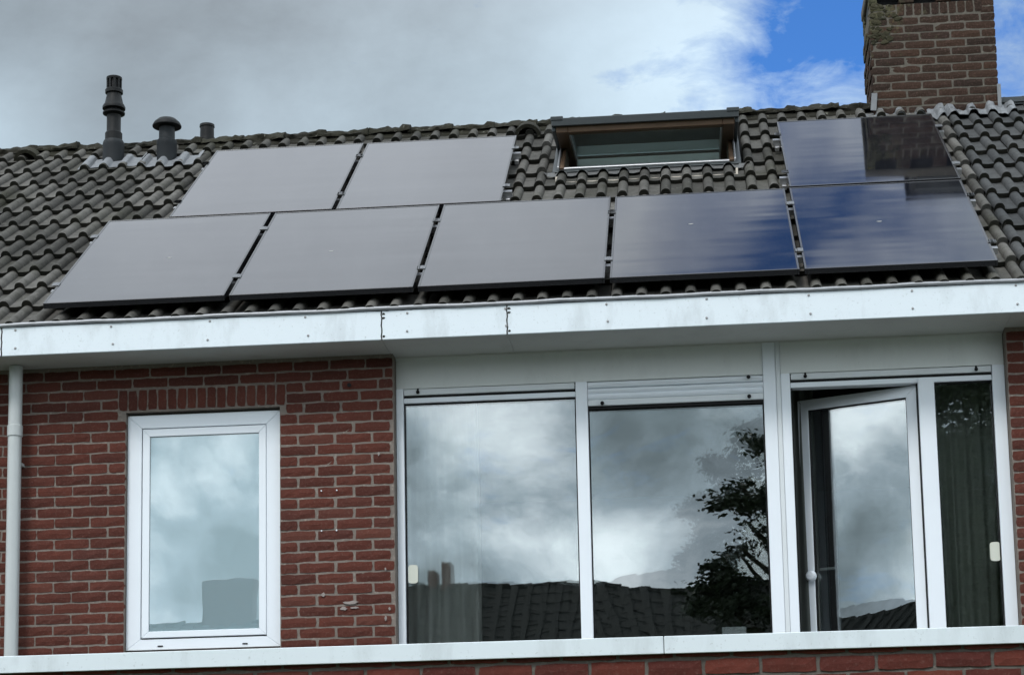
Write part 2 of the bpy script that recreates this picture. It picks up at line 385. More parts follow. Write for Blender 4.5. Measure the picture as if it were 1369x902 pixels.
def lay(x0, x1, zb, h, mat, parent, module, gap, first_half, y=0.0, align='L', rot=0.0, stuff=None, origin=None):
    """one course of bricks from x0 to x1 (stretchers of `module`); half bricks at the aligned end when first_half"""
    global bk
    full = module-gap; edges = []
    if align == 'L':
        x = x0
        if first_half: edges.append((x, min(x+module/2-gap, x1))); x += module/2
        while x < x1-.02:
            edges.append((x, min(x+full, x1))); x += module
    else:
        x = x1
        if first_half: edges.append((max(x-module/2+gap, x0), x)); x -= module/2
        while x > x0+.02:
            edges.append((max(x-full, x0), x)); x -= module
    for a, b in edges:
        if b-a < .018: continue
        bk += 1
        w = b-a; jw = rnd.uniform(-.002, .002)
        cx, cz = (a+b)/2+jw*.5, zb+h/2+rnd.uniform(-.0015, .0015)
        yy = y+rnd.uniform(-.0018, .0018)
        if stuff is not None:
            stuff.box(a, b, yy, yy+.02, zb, zb+h); continue
        me = brick_of(w, h, mat, rnd.randrange(5))
        if origin is None: loc = (cx, yy, cz)
        else: loc = origin(cx, yy, cz)
        link('brick', me, parent, loc, (0, rnd.uniform(-.006, .006), rot))
CH = .067; BH = .0555
far = MB()
zt = 4.76
for k in range(-8, 21):
    zb = zt-CH*k-BH-.0055; top = zb+BH
    if top > 5.262: continue
    odd = k % 2 == 0
    over_win = top > 4.945
    if over_win and zb < 5.094:     # courses beside the soldier lintel
        lay(-.76, .165, zb, BH, M['brick'], wall, .225, .011, odd, align='R')
        lay(1.232, 1.900, zb, BH, M['brick'], wall, .233, .011, not odd)
    elif over_win:
        lay(-.76, 1.900, zb, BH, M['brick'], wall, .227, .011, odd)
    else:
        lay(-.76, .2135, zb, BH, M['brick'], wall, .225, .011, odd, align='R')
        lay(1.1935, 1.900, zb, BH, M['brick'], wall, .233, .011, odd)
    lay(5.640, 5.80, zb, BH, M['brick'], wall, .225, .011, odd)
    lay(-2.42, -.77, zb, BH, M['brick'], wall, .225, .011, odd, align='R', stuff=far)
    lay(5.82, 5.99, zb, BH, M['brick'], wall, .225, .011, odd, stuff=far)
tag(far.build('brick_field', M['brick'], wall), kind='stuff')
x = .172
while x < 1.222:                       # soldier course over the bathroom window
    me = brick_of(.128, .052, M['brick'], rnd.randrange(5))
    link('brick', me, wall, (x+.026, rnd.uniform(-.003, .001), 5.020+rnd.uniform(-.003, .003)), (0, R(90)+rnd.uniform(-.02, .02), 0)); x += .0625
# small things on the brickwork: drilled hole, filler patches
for (px_, pz_, r_) in ((1.63, 5.06, .013), (1.452, 4.40, .0045), (1.548, 4.40, .0045), (1.452, 4.15, .005), (1.545, 4.15, .005)):
    MB().lathe([(r_, 0), (r_, .006)], n=10).build('wall_plug', M['gasket'] if r_ > .01 else M['white'], wall).location = (px_, -.003, pz_)
    COL.objects[-1].rotation_euler = (R(90), 0, 0)

def patch(pts, name, mat, parent, y, t=.004):
    MB().prism(pts, 'y', y, y-t).build(name, mat, parent, bevel=.0012)
def ragged(cx, cz, rx, rz, seed, n=14):
    r = random.Random(seed)
    return [(cx+rx*math.cos(t)*r.uniform(.6, 1.15), cz+rz*math.sin(t)*r.uniform(.6, 1.15)) for t in [2*math.pi*i/n for i in range(n)]]
M['filler'] = mat_plain('pale_filler', (.34, .30, .28), .9, 0, .5)
for (cx, cz, rx, rz, s) in ((1.63, 3.70, .055, .012, 1), (1.585, 3.665, .022, .014, 2), (1.655, 3.668, .03, .008, 3), (1.46, 3.755, .016, .014, 4), (1.843, 3.595, .008, .02, 5), (1.868, 3.655, .008, .011, 6), (1.845, 3.90, .008, .012, 8), (1.81, 4.62, .008, .014, 9)):
    patch(ragged(cx, cz, rx, rz, s), 'filler_patch', M['filler'], wall, -.002, .003)

# --- window profile helper
def bar(parent, name, x0, x1, z0, z1, y0, y1, mat, bev=.003):
    return B(x0, x1, y0, y1, z0, z1).build(name, mat, parent, bevel=bev, seg=2)
def frame4(parent, name, x0, x1, z0, z1, y0, y1, t, mat, tb=None, tt=None):
    """mitred frame as one mesh"""
    tb = tb or t; tt = tt or t
    b = MB()
    b.prism([(x0, z0), (x1, z0), (x1-t, z0+tb), (x0+t, z0+tb)], 'y', y0, y1)
    b.prism([(x0, z1), (x0+t, z1-tt), (x1-t, z1-tt), (x1, z1)], 'y', y0, y1)
    b.prism([(x0, z0+.0006), (x0+t-.0006, z0+tb), (x0+t-.0006, z1-tt), (x0, z1-.0006)], 'y', y0+.0004, y1)
    b.prism([(x1, z0+.0006), (x1, z1-.0006), (x1-t+.0006, z1-tt), (x1-t+.0006, z0+tb)], 'y', y0+.0004, y1)
    return b.build(name, mat, parent, bevel=.0025, seg=1)
def pane(parent, x0, x1, z0, z1, y, A, mat, name='pane', rx=0, rz=0, nx=14, nz=18, twist=0):
    """a sheet of glass, bowed by A at its middle (pressure in a sealed unit), slightly out of true"""
    cx, cz = (x0+x1)/2, (z0+z1)/2; hw, hh = (x1-x0)/2, (z1-z0)/2; vs = []; fs = []
    for j in range(nz+1):
        for i in range(nx+1):
            u = -1+2*i/nx; v = -1+2*j/nz
            vs.append((u*hw, A*(1-u*u)*(1-v*v)+twist*u*v, v*hh))
    for j in range(nz):
        for i in range(nx):
            a = j*(nx+1)+i; fs.append((a, a+1, a+nx+2, a+nx+1))
    me = bpy.data.meshes.new(name); me.from_pydata(vs, [], fs); me.update()
    me.polygons.foreach_set('use_smooth', [True]*len(me.polygons)); me.materials.append(mat)
    return link(name, me, parent, (cx, y, cz), (rx, 0, rz))

# --- bathroom window (left)
bw = link('bathroom_window', None, house); tag(bw, 'white framed window with frosted glass')
frame4(bw, 'frame', .2175, 1.1895, 3.4525, 4.9315, .045, .12, .092, M['upvc'], tb=.066, tt=.084)
B(.300, 1.107, .072, .11, 3.51, 4.86).build('gasket', M['gasket'], bw)
frame4(bw, 'sash', .3165, 1.0975, 3.5265, 4.8400, .038, .068, .046, M['upvc'], tb=.040, tt=.048)
B(.3575, 1.0575, .052, .071, 3.561, 4.797).build('rubber_seal', M['gasket'], bw)
pane(bw, .3640, 1.0535, 3.5630, 4.7895, .050, .0002, M['glassF'])
pane(bw, .3640, 1.0535, 3.5630, 4.7895, .0515, 0, M['film'], 'frosted_film')
for xx in (.435, .965): B(xx-.016, xx+.016, .0405, .048, 3.472, 3.479).build('drain_slot', M['gasket'], bw)

# --- the wide window band
YF = .10
bay = link('window_band', None, house); tag(bay, 'wide white window band under the gutter')
def V(name, x0, x1, z0=3.28, z1=5.047, y=YF, mat='upvc'): return bar(bay, name, x0, x1, z0, z1, y, y+.09, M[mat])
V('jamb', 1.9065, 1.9525); V('mullion', 3.0255, 3.0990, z1=5.046)
V('post', 4.1790, 4.2560, z1=5.2485); V('post', 4.2860, 4.3420, z1=5.046)
bar(bay, 'post_cover', 4.2575, 4.2845, 3.28, 5.2485, YF-.004, YF+.08, M['upvc_old'])
V('mullion', 5.1130, 5.2100, z1=4.985); V('jamb', 5.5600, 5.6340)
bar(bay, 'sill_rail', 1.954, 5.558, 3.281, 3.345, YF+.004, YF+.09, M['upvc'])
for a, b in ((1.954, 3.024), (3.1005, 4.1775), (4.3435, 5.5585)):
    bar(bay, 'head_rail', a, b, 4.957, 4.989, YF+.012, YF+.09, M['upvc'])
# boarding above the windows
bar(bay, 'bulkhead_panel', 1.9065, 4.1785, 5.0485, 5.2485, YF+.012, YF+.10, M['bulk'], .002)
bar(bay, 'bulkhead_panel', 4.2860, 5.6340, 5.0485, 5.2485, YF+.010, YF+.10, M['bulk'], .002)
bar(bay, 'bulkhead_trim', 1.9065, 2.16, 5.226, 5.2485, YF+.004, YF+.011, M['bulk'], .001)
# screen bottom rails, end knobs
def screen(x0, x1, z0, z1, knobs):
    g = link('sun_screen', None, bay)
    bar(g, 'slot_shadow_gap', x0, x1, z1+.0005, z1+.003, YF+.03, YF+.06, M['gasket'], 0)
    bar(g, 'bottom_bar', x0+.004, x1-.004, z0, z1-.003, YF-.004, YF+.020, M['upvc_old'], .002)
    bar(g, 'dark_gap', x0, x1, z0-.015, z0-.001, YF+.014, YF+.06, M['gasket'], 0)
    for kx in knobs:
        k = MB().lathe([(.009, 0), (.011, .004), (.011, .014), (.006, .018)], n=12).build('knob', M['gasket'], g, smooth=True)
        k.location = (kx, YF-.004, (z0+z1)/2-.004); k.rotation_euler = (R(90), 0, 0)
        k2 = B(-.006, .006, -.004, 0, -.006, .02).build('knob_clip', M['gasket'], g); k2.location = (kx, YF-.0045, (z0+z1)/2)
screen(1.954, 3.024, 5.004, 5.044, (2.045,))
screen(4.3435, 5.5585, 5.004, 5.044, (4.435, 5.465))
# lowered shutter in the middle unit
sh = link('roller_shutter', None, bay)
for i, (z0, z1) in enumerate(((5.004, 5.044), (4.968, 5.002), (4.930, 4.966))):
    MB().prism([(YF+.02, z0), (YF+.004, z0+.004), (YF-.002, (z0+z1)/2), (YF+.002, z1-.006), (YF+.014, z1), (YF+.024, z1)], 'x', 3.1015, 4.1765).build('slat', M['upvc'], sh)
bar(sh, 'bottom_bar', 3.1015, 4.1765, 4.890, 4.928, YF-.006, YF+.02, M['upvc_old'])
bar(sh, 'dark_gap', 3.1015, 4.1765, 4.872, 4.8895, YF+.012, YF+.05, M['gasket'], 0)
for kx, kz in ((3.19, 4.902), (4.09, 4.908), (4.09, 5.03)):
    k = MB().lathe([(.010, 0), (.012, .004), (.012, .014), (.006, .018)], n=12).build('knob', M['gasket'], sh, smooth=True); k.location = (kx, YF-.006, kz); k.rotation_euler = (R(90), 0, 0)
# fixed panes with their black gaskets
def glazing(x0, x1, z1, gx=.007, rxi=.0026, rzi=.0062, A=.0021, rx=0, rz=0):
    z0 = 3.346
    b = MB(); y0, y1 = YF+.028, YF+.07
    b.box(x0, x0+gx, y0, y1, z0, z1); b.box(x1-gx, x1, y0, y1, z0, z1); b.box(x0, x1, y0+.001, y1, z1-gx, z1); b.box(x0, x1, y0+.001, y1, z0, z0+gx)
    g = link('glazing', None, bay)
    b.build('gasket', M['gasket'], g)
    pane(g, x0+.002, x1-.002, z0+.002, z1-.002, YF+.040, A, M['glassA'], 'outer_pane', rx, rz)
    pane(g, x0+.002, x1-.002, z0+.002, z1-.002, YF+.058, -A, M['glassB'], 'inner_pane', rx+rxi, rz+rzi)
    return g
glazing(1.9535, 3.0245, 4.9560, rxi=-.0012, rzi=.004, A=.0009)
glazing(3.1000, 4.1780, 4.9560, rxi=-.0016, rzi=.008, A=.0036)
glazing(5.2110, 5.5590, 4.9560, rxi=-.0008, A=.0008)
def sticker(cx, cz, w_, h_, y, name, mat):
    pts = []
    for sx, sz in ((1, 1), (-1, 1), (-1, -1), (1, -1)):
        for k in range(5):
            t = {(1, 1): 0, (-1, 1): 90, (-1, -1): 180, (1, -1): 270}[(sx, sz)]+k*22.5
            pts.append((cx+sx*(w_/2-.018)+.018*math.cos(R(t)), cz+sz*(h_/2-.018)+.018*math.sin(R(t))))
    MB().prism(pts, 'y', y, y+.003).build(name, mat, bay)
M['sticker'] = mat_plain('pale_plastic', (.62, .64, .56), .5, 0, .1)
sticker(1.996, 3.885, .06, .115, YF+.034, 'glass_tab', M['sticker'])
sticker(5.526, 3.905, .062, .115, YF+.034, 'glass_tab', M['sticker'])

# --- the open casement, hinged right, swung into the room
cw, chh = .770, 1.62
cas = link('open_casement', None, house, (5.110, YF+.058, 0), (0, 0, -R(22.5))); tag(cas, 'white casement swung inwards, hinged on its right')
def cf4(x0, x1, z0, z1, y0, y1, t, mat, name, tb=None): return frame4(cas, name, x0, x1, z0, z1, y0, y1, t, mat, tb)
cf4(-cw, -.004, 3.350, 4.953, 0, .062, .068, M['upvc'], 'frame')
cf4(-cw+.058, -.062, 3.408, 4.895, .004, .050, .014, M['gasket'], 'gasket')
gx0, gx1, gz0, gz1 = -cw+.070, -.074, 3.420, 4.883
pane(cas, gx0, gx1, gz0, gz1, .022, .0012, M['glassA'], 'outer_pane')
pane(cas, gx0, gx1, gz0, gz1, .038, -.0012, M['glassB'], 'inner_pane', rx=-.0008, rz=.002)
kn = MB().lathe([(.026, 0), (.034, .008), (.034, .024), (.024, .038), (.0, .042)], n=18, caps=False).build('handle_rose', M['upvc'], cas, smooth=True); kn.location = (-cw+.050, 0, 3.835); kn.rotation_euler = (R(90), 0, 0)
hd = B(-.012, .012, -.03, -.012, -.10, .012).build('handle', M['upvc'], cas, bevel=.004, seg=2); hd.location = (-cw+.030, .092, 3.86)
st = B(0, .105, -.006, .006, -.008, .008).build('stay_arm', M['upvc_old'], cas, bevel=.002); st.location = (-cw+.072, .07, 3.885)
# opening frame behind: dark rebate
b = MB(); b.box(4.3435, 4.352, YF+.03, YF+.095, 3.346, 4.956); b.box(5.105, 5.112, YF+.03, YF+.095, 3.346, 4.956)
b.build('rebate', M['gasket'], house)

# --- rooms behind the glass
room = link('room', None, house)
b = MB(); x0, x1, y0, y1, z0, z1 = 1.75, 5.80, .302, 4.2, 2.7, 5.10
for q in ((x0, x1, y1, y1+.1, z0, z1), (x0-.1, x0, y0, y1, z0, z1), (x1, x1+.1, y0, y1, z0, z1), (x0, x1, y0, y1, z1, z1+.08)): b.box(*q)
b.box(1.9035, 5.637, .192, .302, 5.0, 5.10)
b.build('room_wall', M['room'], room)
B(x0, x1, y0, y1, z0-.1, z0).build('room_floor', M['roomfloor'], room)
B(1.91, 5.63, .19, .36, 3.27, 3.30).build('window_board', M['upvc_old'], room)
def curtain(x0, x1, y, z0, z1, folds, amp, mat, name, seed=1, lean=0.0):
    r = random.Random(seed); n = int(folds*8); vs = []; fs = []; ph = [r.uniform(-.5, .5) for _ in range(n+1)]
    nz = 8
    for j in range(nz+1):
        v = j/nz
        for i in range(n+1):
            u = i/n; a = amp*(.5+.5*v**.5)
            vs.append((x0+(x1-x0)*u+lean*v*(u-.5)+.02*math.sin(u*9+v*2)*v, y+a*math.sin(2*math.pi*folds*u+ph[i]*.6+.4*v), z1+(z0-z1)*v))
    for j in range(nz):
        for i in range(n):
            a = j*(n+1)+i; fs.append((a, a+1, a+n+2, a+n+1))
    me = bpy.data.meshes.new(name); me.from_pydata(vs, [], fs); me.polygons.foreach_set('use_smooth', [True]*len(me.polygons)); me.update(); me.materials.append(mat)
    return link(name, me, room)
curtain(1.93, 2.38, .40, 2.75, 5.05, 5, .055, M['curtain_white'], 'curtain', 3, .05)
curtain(5.18, 5.62, .46, 2.75, 5.05, 5, .035, M['curtain_dark'], 'curtain', 4, -.1)
curtain(4.30, 4.50, .46, 2.75, 5.05, 3, .025, _cloth('dark_curtain', (.10, .11, .10), .1), 'curtain', 5)
B(3.88, 4.03, .50, .53, 3.42, 3.545).build('photo_frame', M['upvc_old'], room, bevel=.004)
# bathroom box
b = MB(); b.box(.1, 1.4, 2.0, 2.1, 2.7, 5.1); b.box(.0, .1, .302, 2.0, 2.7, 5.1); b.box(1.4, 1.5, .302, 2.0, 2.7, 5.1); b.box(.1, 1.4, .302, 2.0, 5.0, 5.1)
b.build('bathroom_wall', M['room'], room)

# --- gutter: fascia boards, seams, soffit, edge bead
YG = -.34; ZS = 5.250; ZF = 5.425
gut = link('gutter_box', None, house); tag(gut, 'white boxed gutter with weathered fascia boards')
segs = [(-2.44, -.4725), (-.470, 1.8860), (1.8885, 2.6480), (2.6510, 6.0)]
for i, (a, b_) in enumerate(segs):
    o = bar(gut, 'fascia_board', a, b_, ZS-.004, ZF, YG, YG+.018, M['fascia'], .0025)
    o.rotation_euler = (0, 0, 0)
for xs in (-.4713, 1.8873, 2.6495):
    pts = [(xs+.003*math.sin(z*90+xs)+s*.0035, z) for s, rng in ((-1, range(9)), (1, range(8, -1, -1))) for z in [ZS-.003+(ZF-ZS)*k/8 for k in rng]]
    MB().prism(pts, 'y', YG-.0012, YG+.004).build('seam', M['seam'], gut)
    if xs > 0:
        for zz_ in (ZF-.02, ZF-.045, ZS+.015):
            patch(ragged(xs+.012, zz_, .012, .008, int(zz_*999), 9), 'rust_mark', M['seam'], gut, YG-.0005, .0015)
for (a, b_, ya) in ((-2.44, 1.8855, 0.0), (1.8885, 2.6485, .11), (2.6505, 5.636, .11), (5.638, 6.0, 0.0)):
    bar(gut, 'soffit_panel', a, b_, ZS, ZS+.012, YG+.019, max(ya, .006)+.004, M['soffit'], 0)
    bar(gut, 'soffit_panel_edge', a, b_, ZS-.006, ZS-.0005, ya-.012, ya+.004 if ya else .0075, M['soffit'], 0) if ya else None
# bead along the top edge, slightly uneven
pts = [(-2.44+.15*i, YG-.004+.0015*math.sin(i*1.7), ZF+.014+.0022*math.sin(i*.9)+.0015*math.sin(i*2.3)) for i in range(57)]
MB().tube(pts, .0125, 10).build('gutter_bead', M['zinc'], gut, smooth=True)
B(-2.44, 6.0, YG+.02, YG+.12, ZF-.07, ZF-.06).build('gutter_trough', M['under'], gut)
B(-2.44, 6.0, YG+.001, YG+.0185, ZF+.0005, ZF+.012).build('gutter_lip', M['gasket'], gut)
r9 = random.Random(5); xx = -2.2
scr = MB().lathe([(.0075, 0), (.0075, .003), (.004, .005)], n=10).mesh('screw', M['screw'])
while xx < 5.95:
    for zz_ in (ZF-.018+r9.uniform(-.004, .004), ZS+.05*0+.045+r9.uniform(-.004, .004)):
        link('screw', scr, gut, (xx+r9.uniform(-.01, .01), YG, zz_), (R(90), 0, 0))
    xx += .605
# --- downpipe
dp = link('downpipe', None, house); tag(dp, 'pale grey downpipe at the left end of the wall')
MB().lathe([(.0425, 0), (.0425, 1.95), (.048, 1.955), (.048, 2.02), (.0425, 2.025), (.0425, 2.40)], n=28).build('pipe', M['pipe'], dp, smooth=True).location = (-.463, -.085, 2.845)
b = MB(); b.box(-.500, -.428, -.045, .012, 4.62, 4.64); b.build('pipe_clip', M['pipe'], dp)

# ------------------------------------------------------------------ roof
TW = .2985; GA = .359; X_T0 = -2.40; S0 = -.488
def prof(u):                          # tile surface height across one roll + pan, u in metres
    p = TW/2; u = u % p; c = .036; h = .040
    d = abs(u-c)
    if d < .035: return h*math.sqrt(max(0, 1-(d/.035)**2.3))
    return -.003*math.sin(math.pi*(u-.071)/(p-.071)) if u > .071 else 0
us = [0.0003, .0015, .004, .010, .018, .027, .036, .045, .054, .062, .068, .0705, .0715, .09, .115, TW/2-.003]
def tile_mesh(seed, mat, L_=.415):
    r = random.Random(seed); rows = [(0.0, .0), (.012, .003), (.20, .0), (L_, .0)]; vs = []; fs = []
    ul = [k*TW/2+u for k in (0, 1) for u in us]; n = len(ul)
    for i, (s, dn) in enumerate(rows):
        lift = .042*(1-s/L_)
        for u in ul:
            h = prof(u)
            vs.append((u, s+(r.uniform(-.0015, .0015) if i < 2 else 0), h+lift-(dn if i == 0 else 0)+r.uniform(-.0008, .0008)+(-.003 if i == 0 else 0)))
    for i in range(len(rows)-1):
        for k in range(n-1):
            a = i*n+k; fs.append((a, a+1, a+n+1, a+n))
    o = len(vs)
    for u in ul: vs.append((u, .004, max(prof(u)-.020, -.010)+.016))
    for k in range(n-1): fs.append((o+k, o+k+1, k+1, k))
    o2 = len(vs)
    for u in ul: vs.append((u, .10, max(prof(u)-.020, -.010)+.010))
    for k in range(n-1): fs.append((o2+k, o2+k+1, o+k+1, o+k))
    # side edges
    me = bpy.data.meshes.new('tile'); me.from_pydata(vs, [], fs); me.update()
    me.polygons.foreach_set('use_smooth', [True]*len(me.polygons))
    try: me.set_sharp_from_angle(angle=R(50))
    except Exception: pass
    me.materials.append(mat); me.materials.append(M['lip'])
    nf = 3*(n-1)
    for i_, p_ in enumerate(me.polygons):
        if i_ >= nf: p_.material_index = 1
    return me
roof = link('roof', None, house); tag(roof, 'weathered grey tiled roof')
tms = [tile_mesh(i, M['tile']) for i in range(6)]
ROWS = 12
PVX, PVS, PVP = -.222, -.3886+0.0, 1.1645
def under_panel(x, s):                # tile wholly under the panels: nothing of it shows
    a, b_ = x, x+TW
    low = a > PVX+.12 and b_ < PVX+4*PVP+1.134-.15 and s > -.05 and s+GA < 1.25
    up1 = a > .30 and b_ < 2.40 and s > 1.25 and s+GA < 3.0
    up2 = a > 4.55 and b_ < 5.45 and s > 1.25 and s+GA < 3.0
    return low or up1 or up2
SKX0, SKX1, SKS0, SKS1 = 2.79, 4.15, 2.36, 3.62
SAD = [(-.70, 3.37), (-.265, 3.30)]
hidden = MB(); ntile = 0
def put_tile(x, s, meshes, parent, j):
    global ntile
    o = link('tile', meshes[rnd.randrange(len(meshes))], parent, rp(x+rnd.uniform(-.002, .002), s+rnd.uniform(-.005, .005), rnd.uniform(-.001, .003)), (AL+rnd.uniform(-.004, .004), rnd.uniform(-.006, .006), rnd.uniform(-.006, .006)))
    ntile += 1; return o
def clipped_tile(x0, x1, s, x, meshname='tile'):
    """part of a tile next to the roof window"""
    src = tms[rnd.randrange(6)]; bm = bmesh.new(); bm.from_mesh(src)
    for co, no, cut in (((x1-x, 0, 0), (1, 0, 0), x1 < x+TW-.005), ((x0-x, 0, 0), (-1, 0, 0), x0 > x+.005)):
        if cut: bmesh.ops.bisect_plane(bm, geom=bm.verts[:]+bm.edges[:]+bm.faces[:], plane_co=co, plane_no=no, clear_outer=True)
    me = bpy.data.meshes.new(meshname); bm.to_mesh(me); bm.free(); me.materials.append(M['tile']) if not me.materials else None
    return me
ncol = 27
XEND = 5.725
for j in range(ROWS):
    s = S0+GA*j if j else S0
    if j: s = -.091+GA*(j-1)
    for i in range(ncol+1):
        x = X_T0+TW*i
        if x > XEND-.05: continue
        if under_panel(x, s):
            src = tms[0]
            hidden.add([ROOFM @ Vector((v.co.x+x, v.co.y+s, v.co.z)) for v in src.vertices], [tuple(p.vertices) for p in src.polygons]); continue
        insk = s+GA > SKS0+.12 and s < SKS1-.05 and x+TW > SKX0 and x < SKX1
        if x+TW > XEND:
            link('tile', clipped_tile(x, XEND, s, x), roof, rp(x, s), RT); continue
        if insk:
            if x < SKX0-.03: link('tile', clipped_tile(x, SKX0-.005, s, x), roof, rp(x, s, .001), RT)
            elif x+TW > SKX1+.03: link('tile', clipped_tile(SKX1+.005, x+TW, s, x), roof, rp(x, s, .001), RT)
            continue
        put_tile(x, s, tms, roof, j)
tag(hidden.build('tile_field', M['tile'], roof), kind='stuff')
# roof body under the tiles, with the roof window's opening
b = MB()
def slab(x0, x1, s0, s1, n0=-.10, n1=-.012):
    c = [rp(x, s, n) for n in (n0, n1) for s in (s0, s1) for x in (x0, x1)]
    b.add(c, [(0, 2, 3, 1), (4, 5, 7, 6), (0, 1, 5, 4), (1, 3, 7, 5), (3, 2, 6, 7), (2, 0, 4, 6)])
slab(-2.44, SKX0+.04, -.36, 3.74); slab(SKX1-.04, 5.72, -.36, 3.74); slab(SKX0+.04, SKX1-.04, -.36, SKS0+.03); slab(SKX0+.04, SKX1-.04, SKS1-.03, 3.74)
b.build('roof_deck', M['under'], roof)
# far slope
YR = 3.185; ZR = 7.865
b = MB(); b.add([(-2.44, YR, ZR), (5.72, YR, ZR), (5.72, 7.0, ZR-3.815*math.tan(AL)), (-2.44, 7.0, ZR-3.815*math.tan(AL)),
                 (-2.44, YR, ZR-.1), (5.72, YR, ZR-.1), (5.72, 7.0, ZR-.1-3.815*math.tan(AL)), (-2.44, 7.0, ZR-.1-3.815*math.tan(AL))],
                [(0, 1, 2, 3), (7, 6, 5, 4), (0, 4, 5, 1), (1, 5, 6, 2), (2, 6, 7, 3), (3, 7, 4, 0)])
b.build('rear_slope', M['tile'], roof)
b = MB(); b.box(-2.42, 6.0, 6.6, 6.9, 0, 5.2)
b.prism([(.302, 0), (6.6, 0), (6.6, 5.2), (YR, 7.70), (.302, 5.66)], 'x', -2.42, -2.20)
b.build('rear_wall', M['mortar'], house)

# ridge tiles: half round, lumpy with moss, each lapping over the next
def ridge_mesh(seed, mat, rough=1.0, L_=.352):
    vs = []; fs = []; nx, na = 12, 14
    for i in range(nx+1):
        x = L_*i/nx
        for k in range(na+1):
            t = math.pi*(k/na)
            rr = .094+(.014 if i > nx-3 else 0)
            nn = noise.noise(Vector((x*11+seed*7.3, math.cos(t)*2.4, math.sin(t)*2.4)))+.6*noise.noise(Vector((x*30+seed*3.1, math.cos(t)*6, math.sin(t)*6)))
            rr += nn*.028*rough
            vs.append((x, -rr*math.cos(t)*1.15, rr*math.sin(t)*.72-.012))
    n = na+1
    for i in range(nx):
        for k in range(na):
            a = i*n+k; fs.append((a, a+1, a+n+1, a+n))
    fs.append(tuple(range(n))); fs.append(tuple(nx*n+k for k in range(n))[::-1])
    me = bpy.data.meshes.new('ridge_tile'); me.from_pydata(vs, [], fs); me.update()
    me.polygons.foreach_set('use_smooth', [True]*len(me.polygons))
    try: me.set_sharp_from_angle(angle=R(60))
    except Exception: pass
    me.materials.append(mat); return me
rms = [ridge_mesh(i, M['ridge']) for i in range(7)]
x = -2.42; i = 0
while x < 5.13:
    link('ridge_tile', rms[i % 7], roof, (x, YR, ZR+.006+rnd.uniform(-.006, .006)), (rnd.uniform(-.05, .05), -.012+rnd.uniform(-.015, .015), rnd.uniform(-.01, .01))); x += .334; i += 1
# mortar bed under the ridge
vs = []; fs = []; n_ = 170
for i in range(n_+1):
    x = -2.42+7.56*i/n_
    for (yy, z_) in ((-.135, -.115), (-.128, -.045), (-.09, 0)):
        q = noise.noise(Vector((x*9, yy*20, 0)))*.012
        vs.append((x, YR+yy+q, ZR+z_+q*.7))
for i in range(n_):
    for k in range(2):
        a = i*3+k; fs.append((a, a+3, a+4, a+1))
MB().add(vs, fs).build('ridge_mortar', M['ridge'], roof)

# vent tiles with an arched hood
def vent_tile(x, s):
    g = link('vent_tile', None, roof, rp(x, s, .018), RT)
    ro, ri, Lh = .105, .078, .20; vs = []; fs = []; na = 14
    for (rr, y) in ((ri, 0), (ro, 0), (ro*.95, Lh*.5), (ro*.55, Lh)):
        for k in range(na+1):
            t = math.pi*k/na; vs.append((rr*math.cos(t), y, rr*math.sin(t)*1.05))
    n = na+1
    for i in range(3):
        for k in range(na):
            a = i*n+k; fs.append((a, a+1, a+n+1, a+n))
    # inner tunnel
    o = len(vs)
    for k in range(na+1):
        t = math.pi*k/na; vs.append((ri*math.cos(t), Lh*.45, ri*math.sin(t)*.9))
    for k in range(na): fs.append((k, k+1, o+k+1, o+k))
    MB().add(vs, fs).build('hood', M['ridge'], g, smooth=True)
    MB().add([vs[o+k] for k in range(na+1)], [tuple(range(na+1))]).build('vent_opening', M['gasket'], g)
vent_tile(-1.435, 3.52); vent_tile(2.545, 3.50)

# ------------------------------------------------------------------ roof window, pivoted open
sk = link('roof_window', None, house); tag(sk, 'roof window tipped wide open with brown wooden sash')
def rbox(x0, x1, s0, s1, n0, n1, name, mat, parent=sk, bev=.003):
    o = B(x0, x1, s0, s1, n0, n1).build(name, mat, parent, bevel=bev, seg=1); o.location = RO; o.rotation_euler = RT; return o
rbox(SKX0, SKX0+.035, SKS0, SKS1, -.02, .055, 'flashing', M['roofwin']); rbox(SKX1-.035, SKX1, SKS0, SKS1, -.02, .055, 'flashing', M['roofwin'])
rbox(SKX0+.036, SKX0+.050, SKS0+.02, SKS1, .0, .085, 'track', M['alu']); rbox(SKX1-.050, SKX1-.036, SKS0+.02, SKS1, .0, .085, 'track', M['alu'])
rbox(SKX0+.051, SKX0+.085, SKS0+.03, SKS1, -.10, .075, 'frame', M['wood']); rbox(SKX1-.085, SKX1-.051, SKS0+.03, SKS1, -.10, .075, 'frame', M['wood'])
rbox(SKX0+.02, SKX1-.02, SKS0-.02, SKS0+.030, -.01, .060, 'bottom_frame', M['roofwin']); rbox(SKX0+.05, SKX1-.05, SKS0+.032, SKS0+.060, -.10, .070, 'bottom_rail', M['alu'])
rbox(SKX0, SKX1, SKS1-.03, SKS1+.06, -.02, .07, 'top_frame', M['roofwin']); rbox(SKX0+.09, SKX1-.09, SKS1-.06, SKS1-.031, -.16, .05, 'top_rail', M['upvc_old'])
# lead apron draped over the tiles below
vs = []; fs = []; n_ = 120
for i in range(n_+1):
    x = SKX0-.06+(SKX1-SKX0+.12)*i/n_; h = prof((x-X_T0))
    for (s_, hh) in ((SKS0+.0, .05), (SKS0-.03, .045+h*.5), (SKS0-.065+.008*math.sin(i*.7), .040+h)):
        vs.append(rp(x, s_, hh))
for i in range(n_):
    for k in range(2):
        a = i*3+k; fs.append((a+3, a, a+1, a+4))
MB().add(vs, fs).build('apron', mat_plain('dark_lead_apron', (.13, .13, .13), .6, .1, .5, .4), sk)
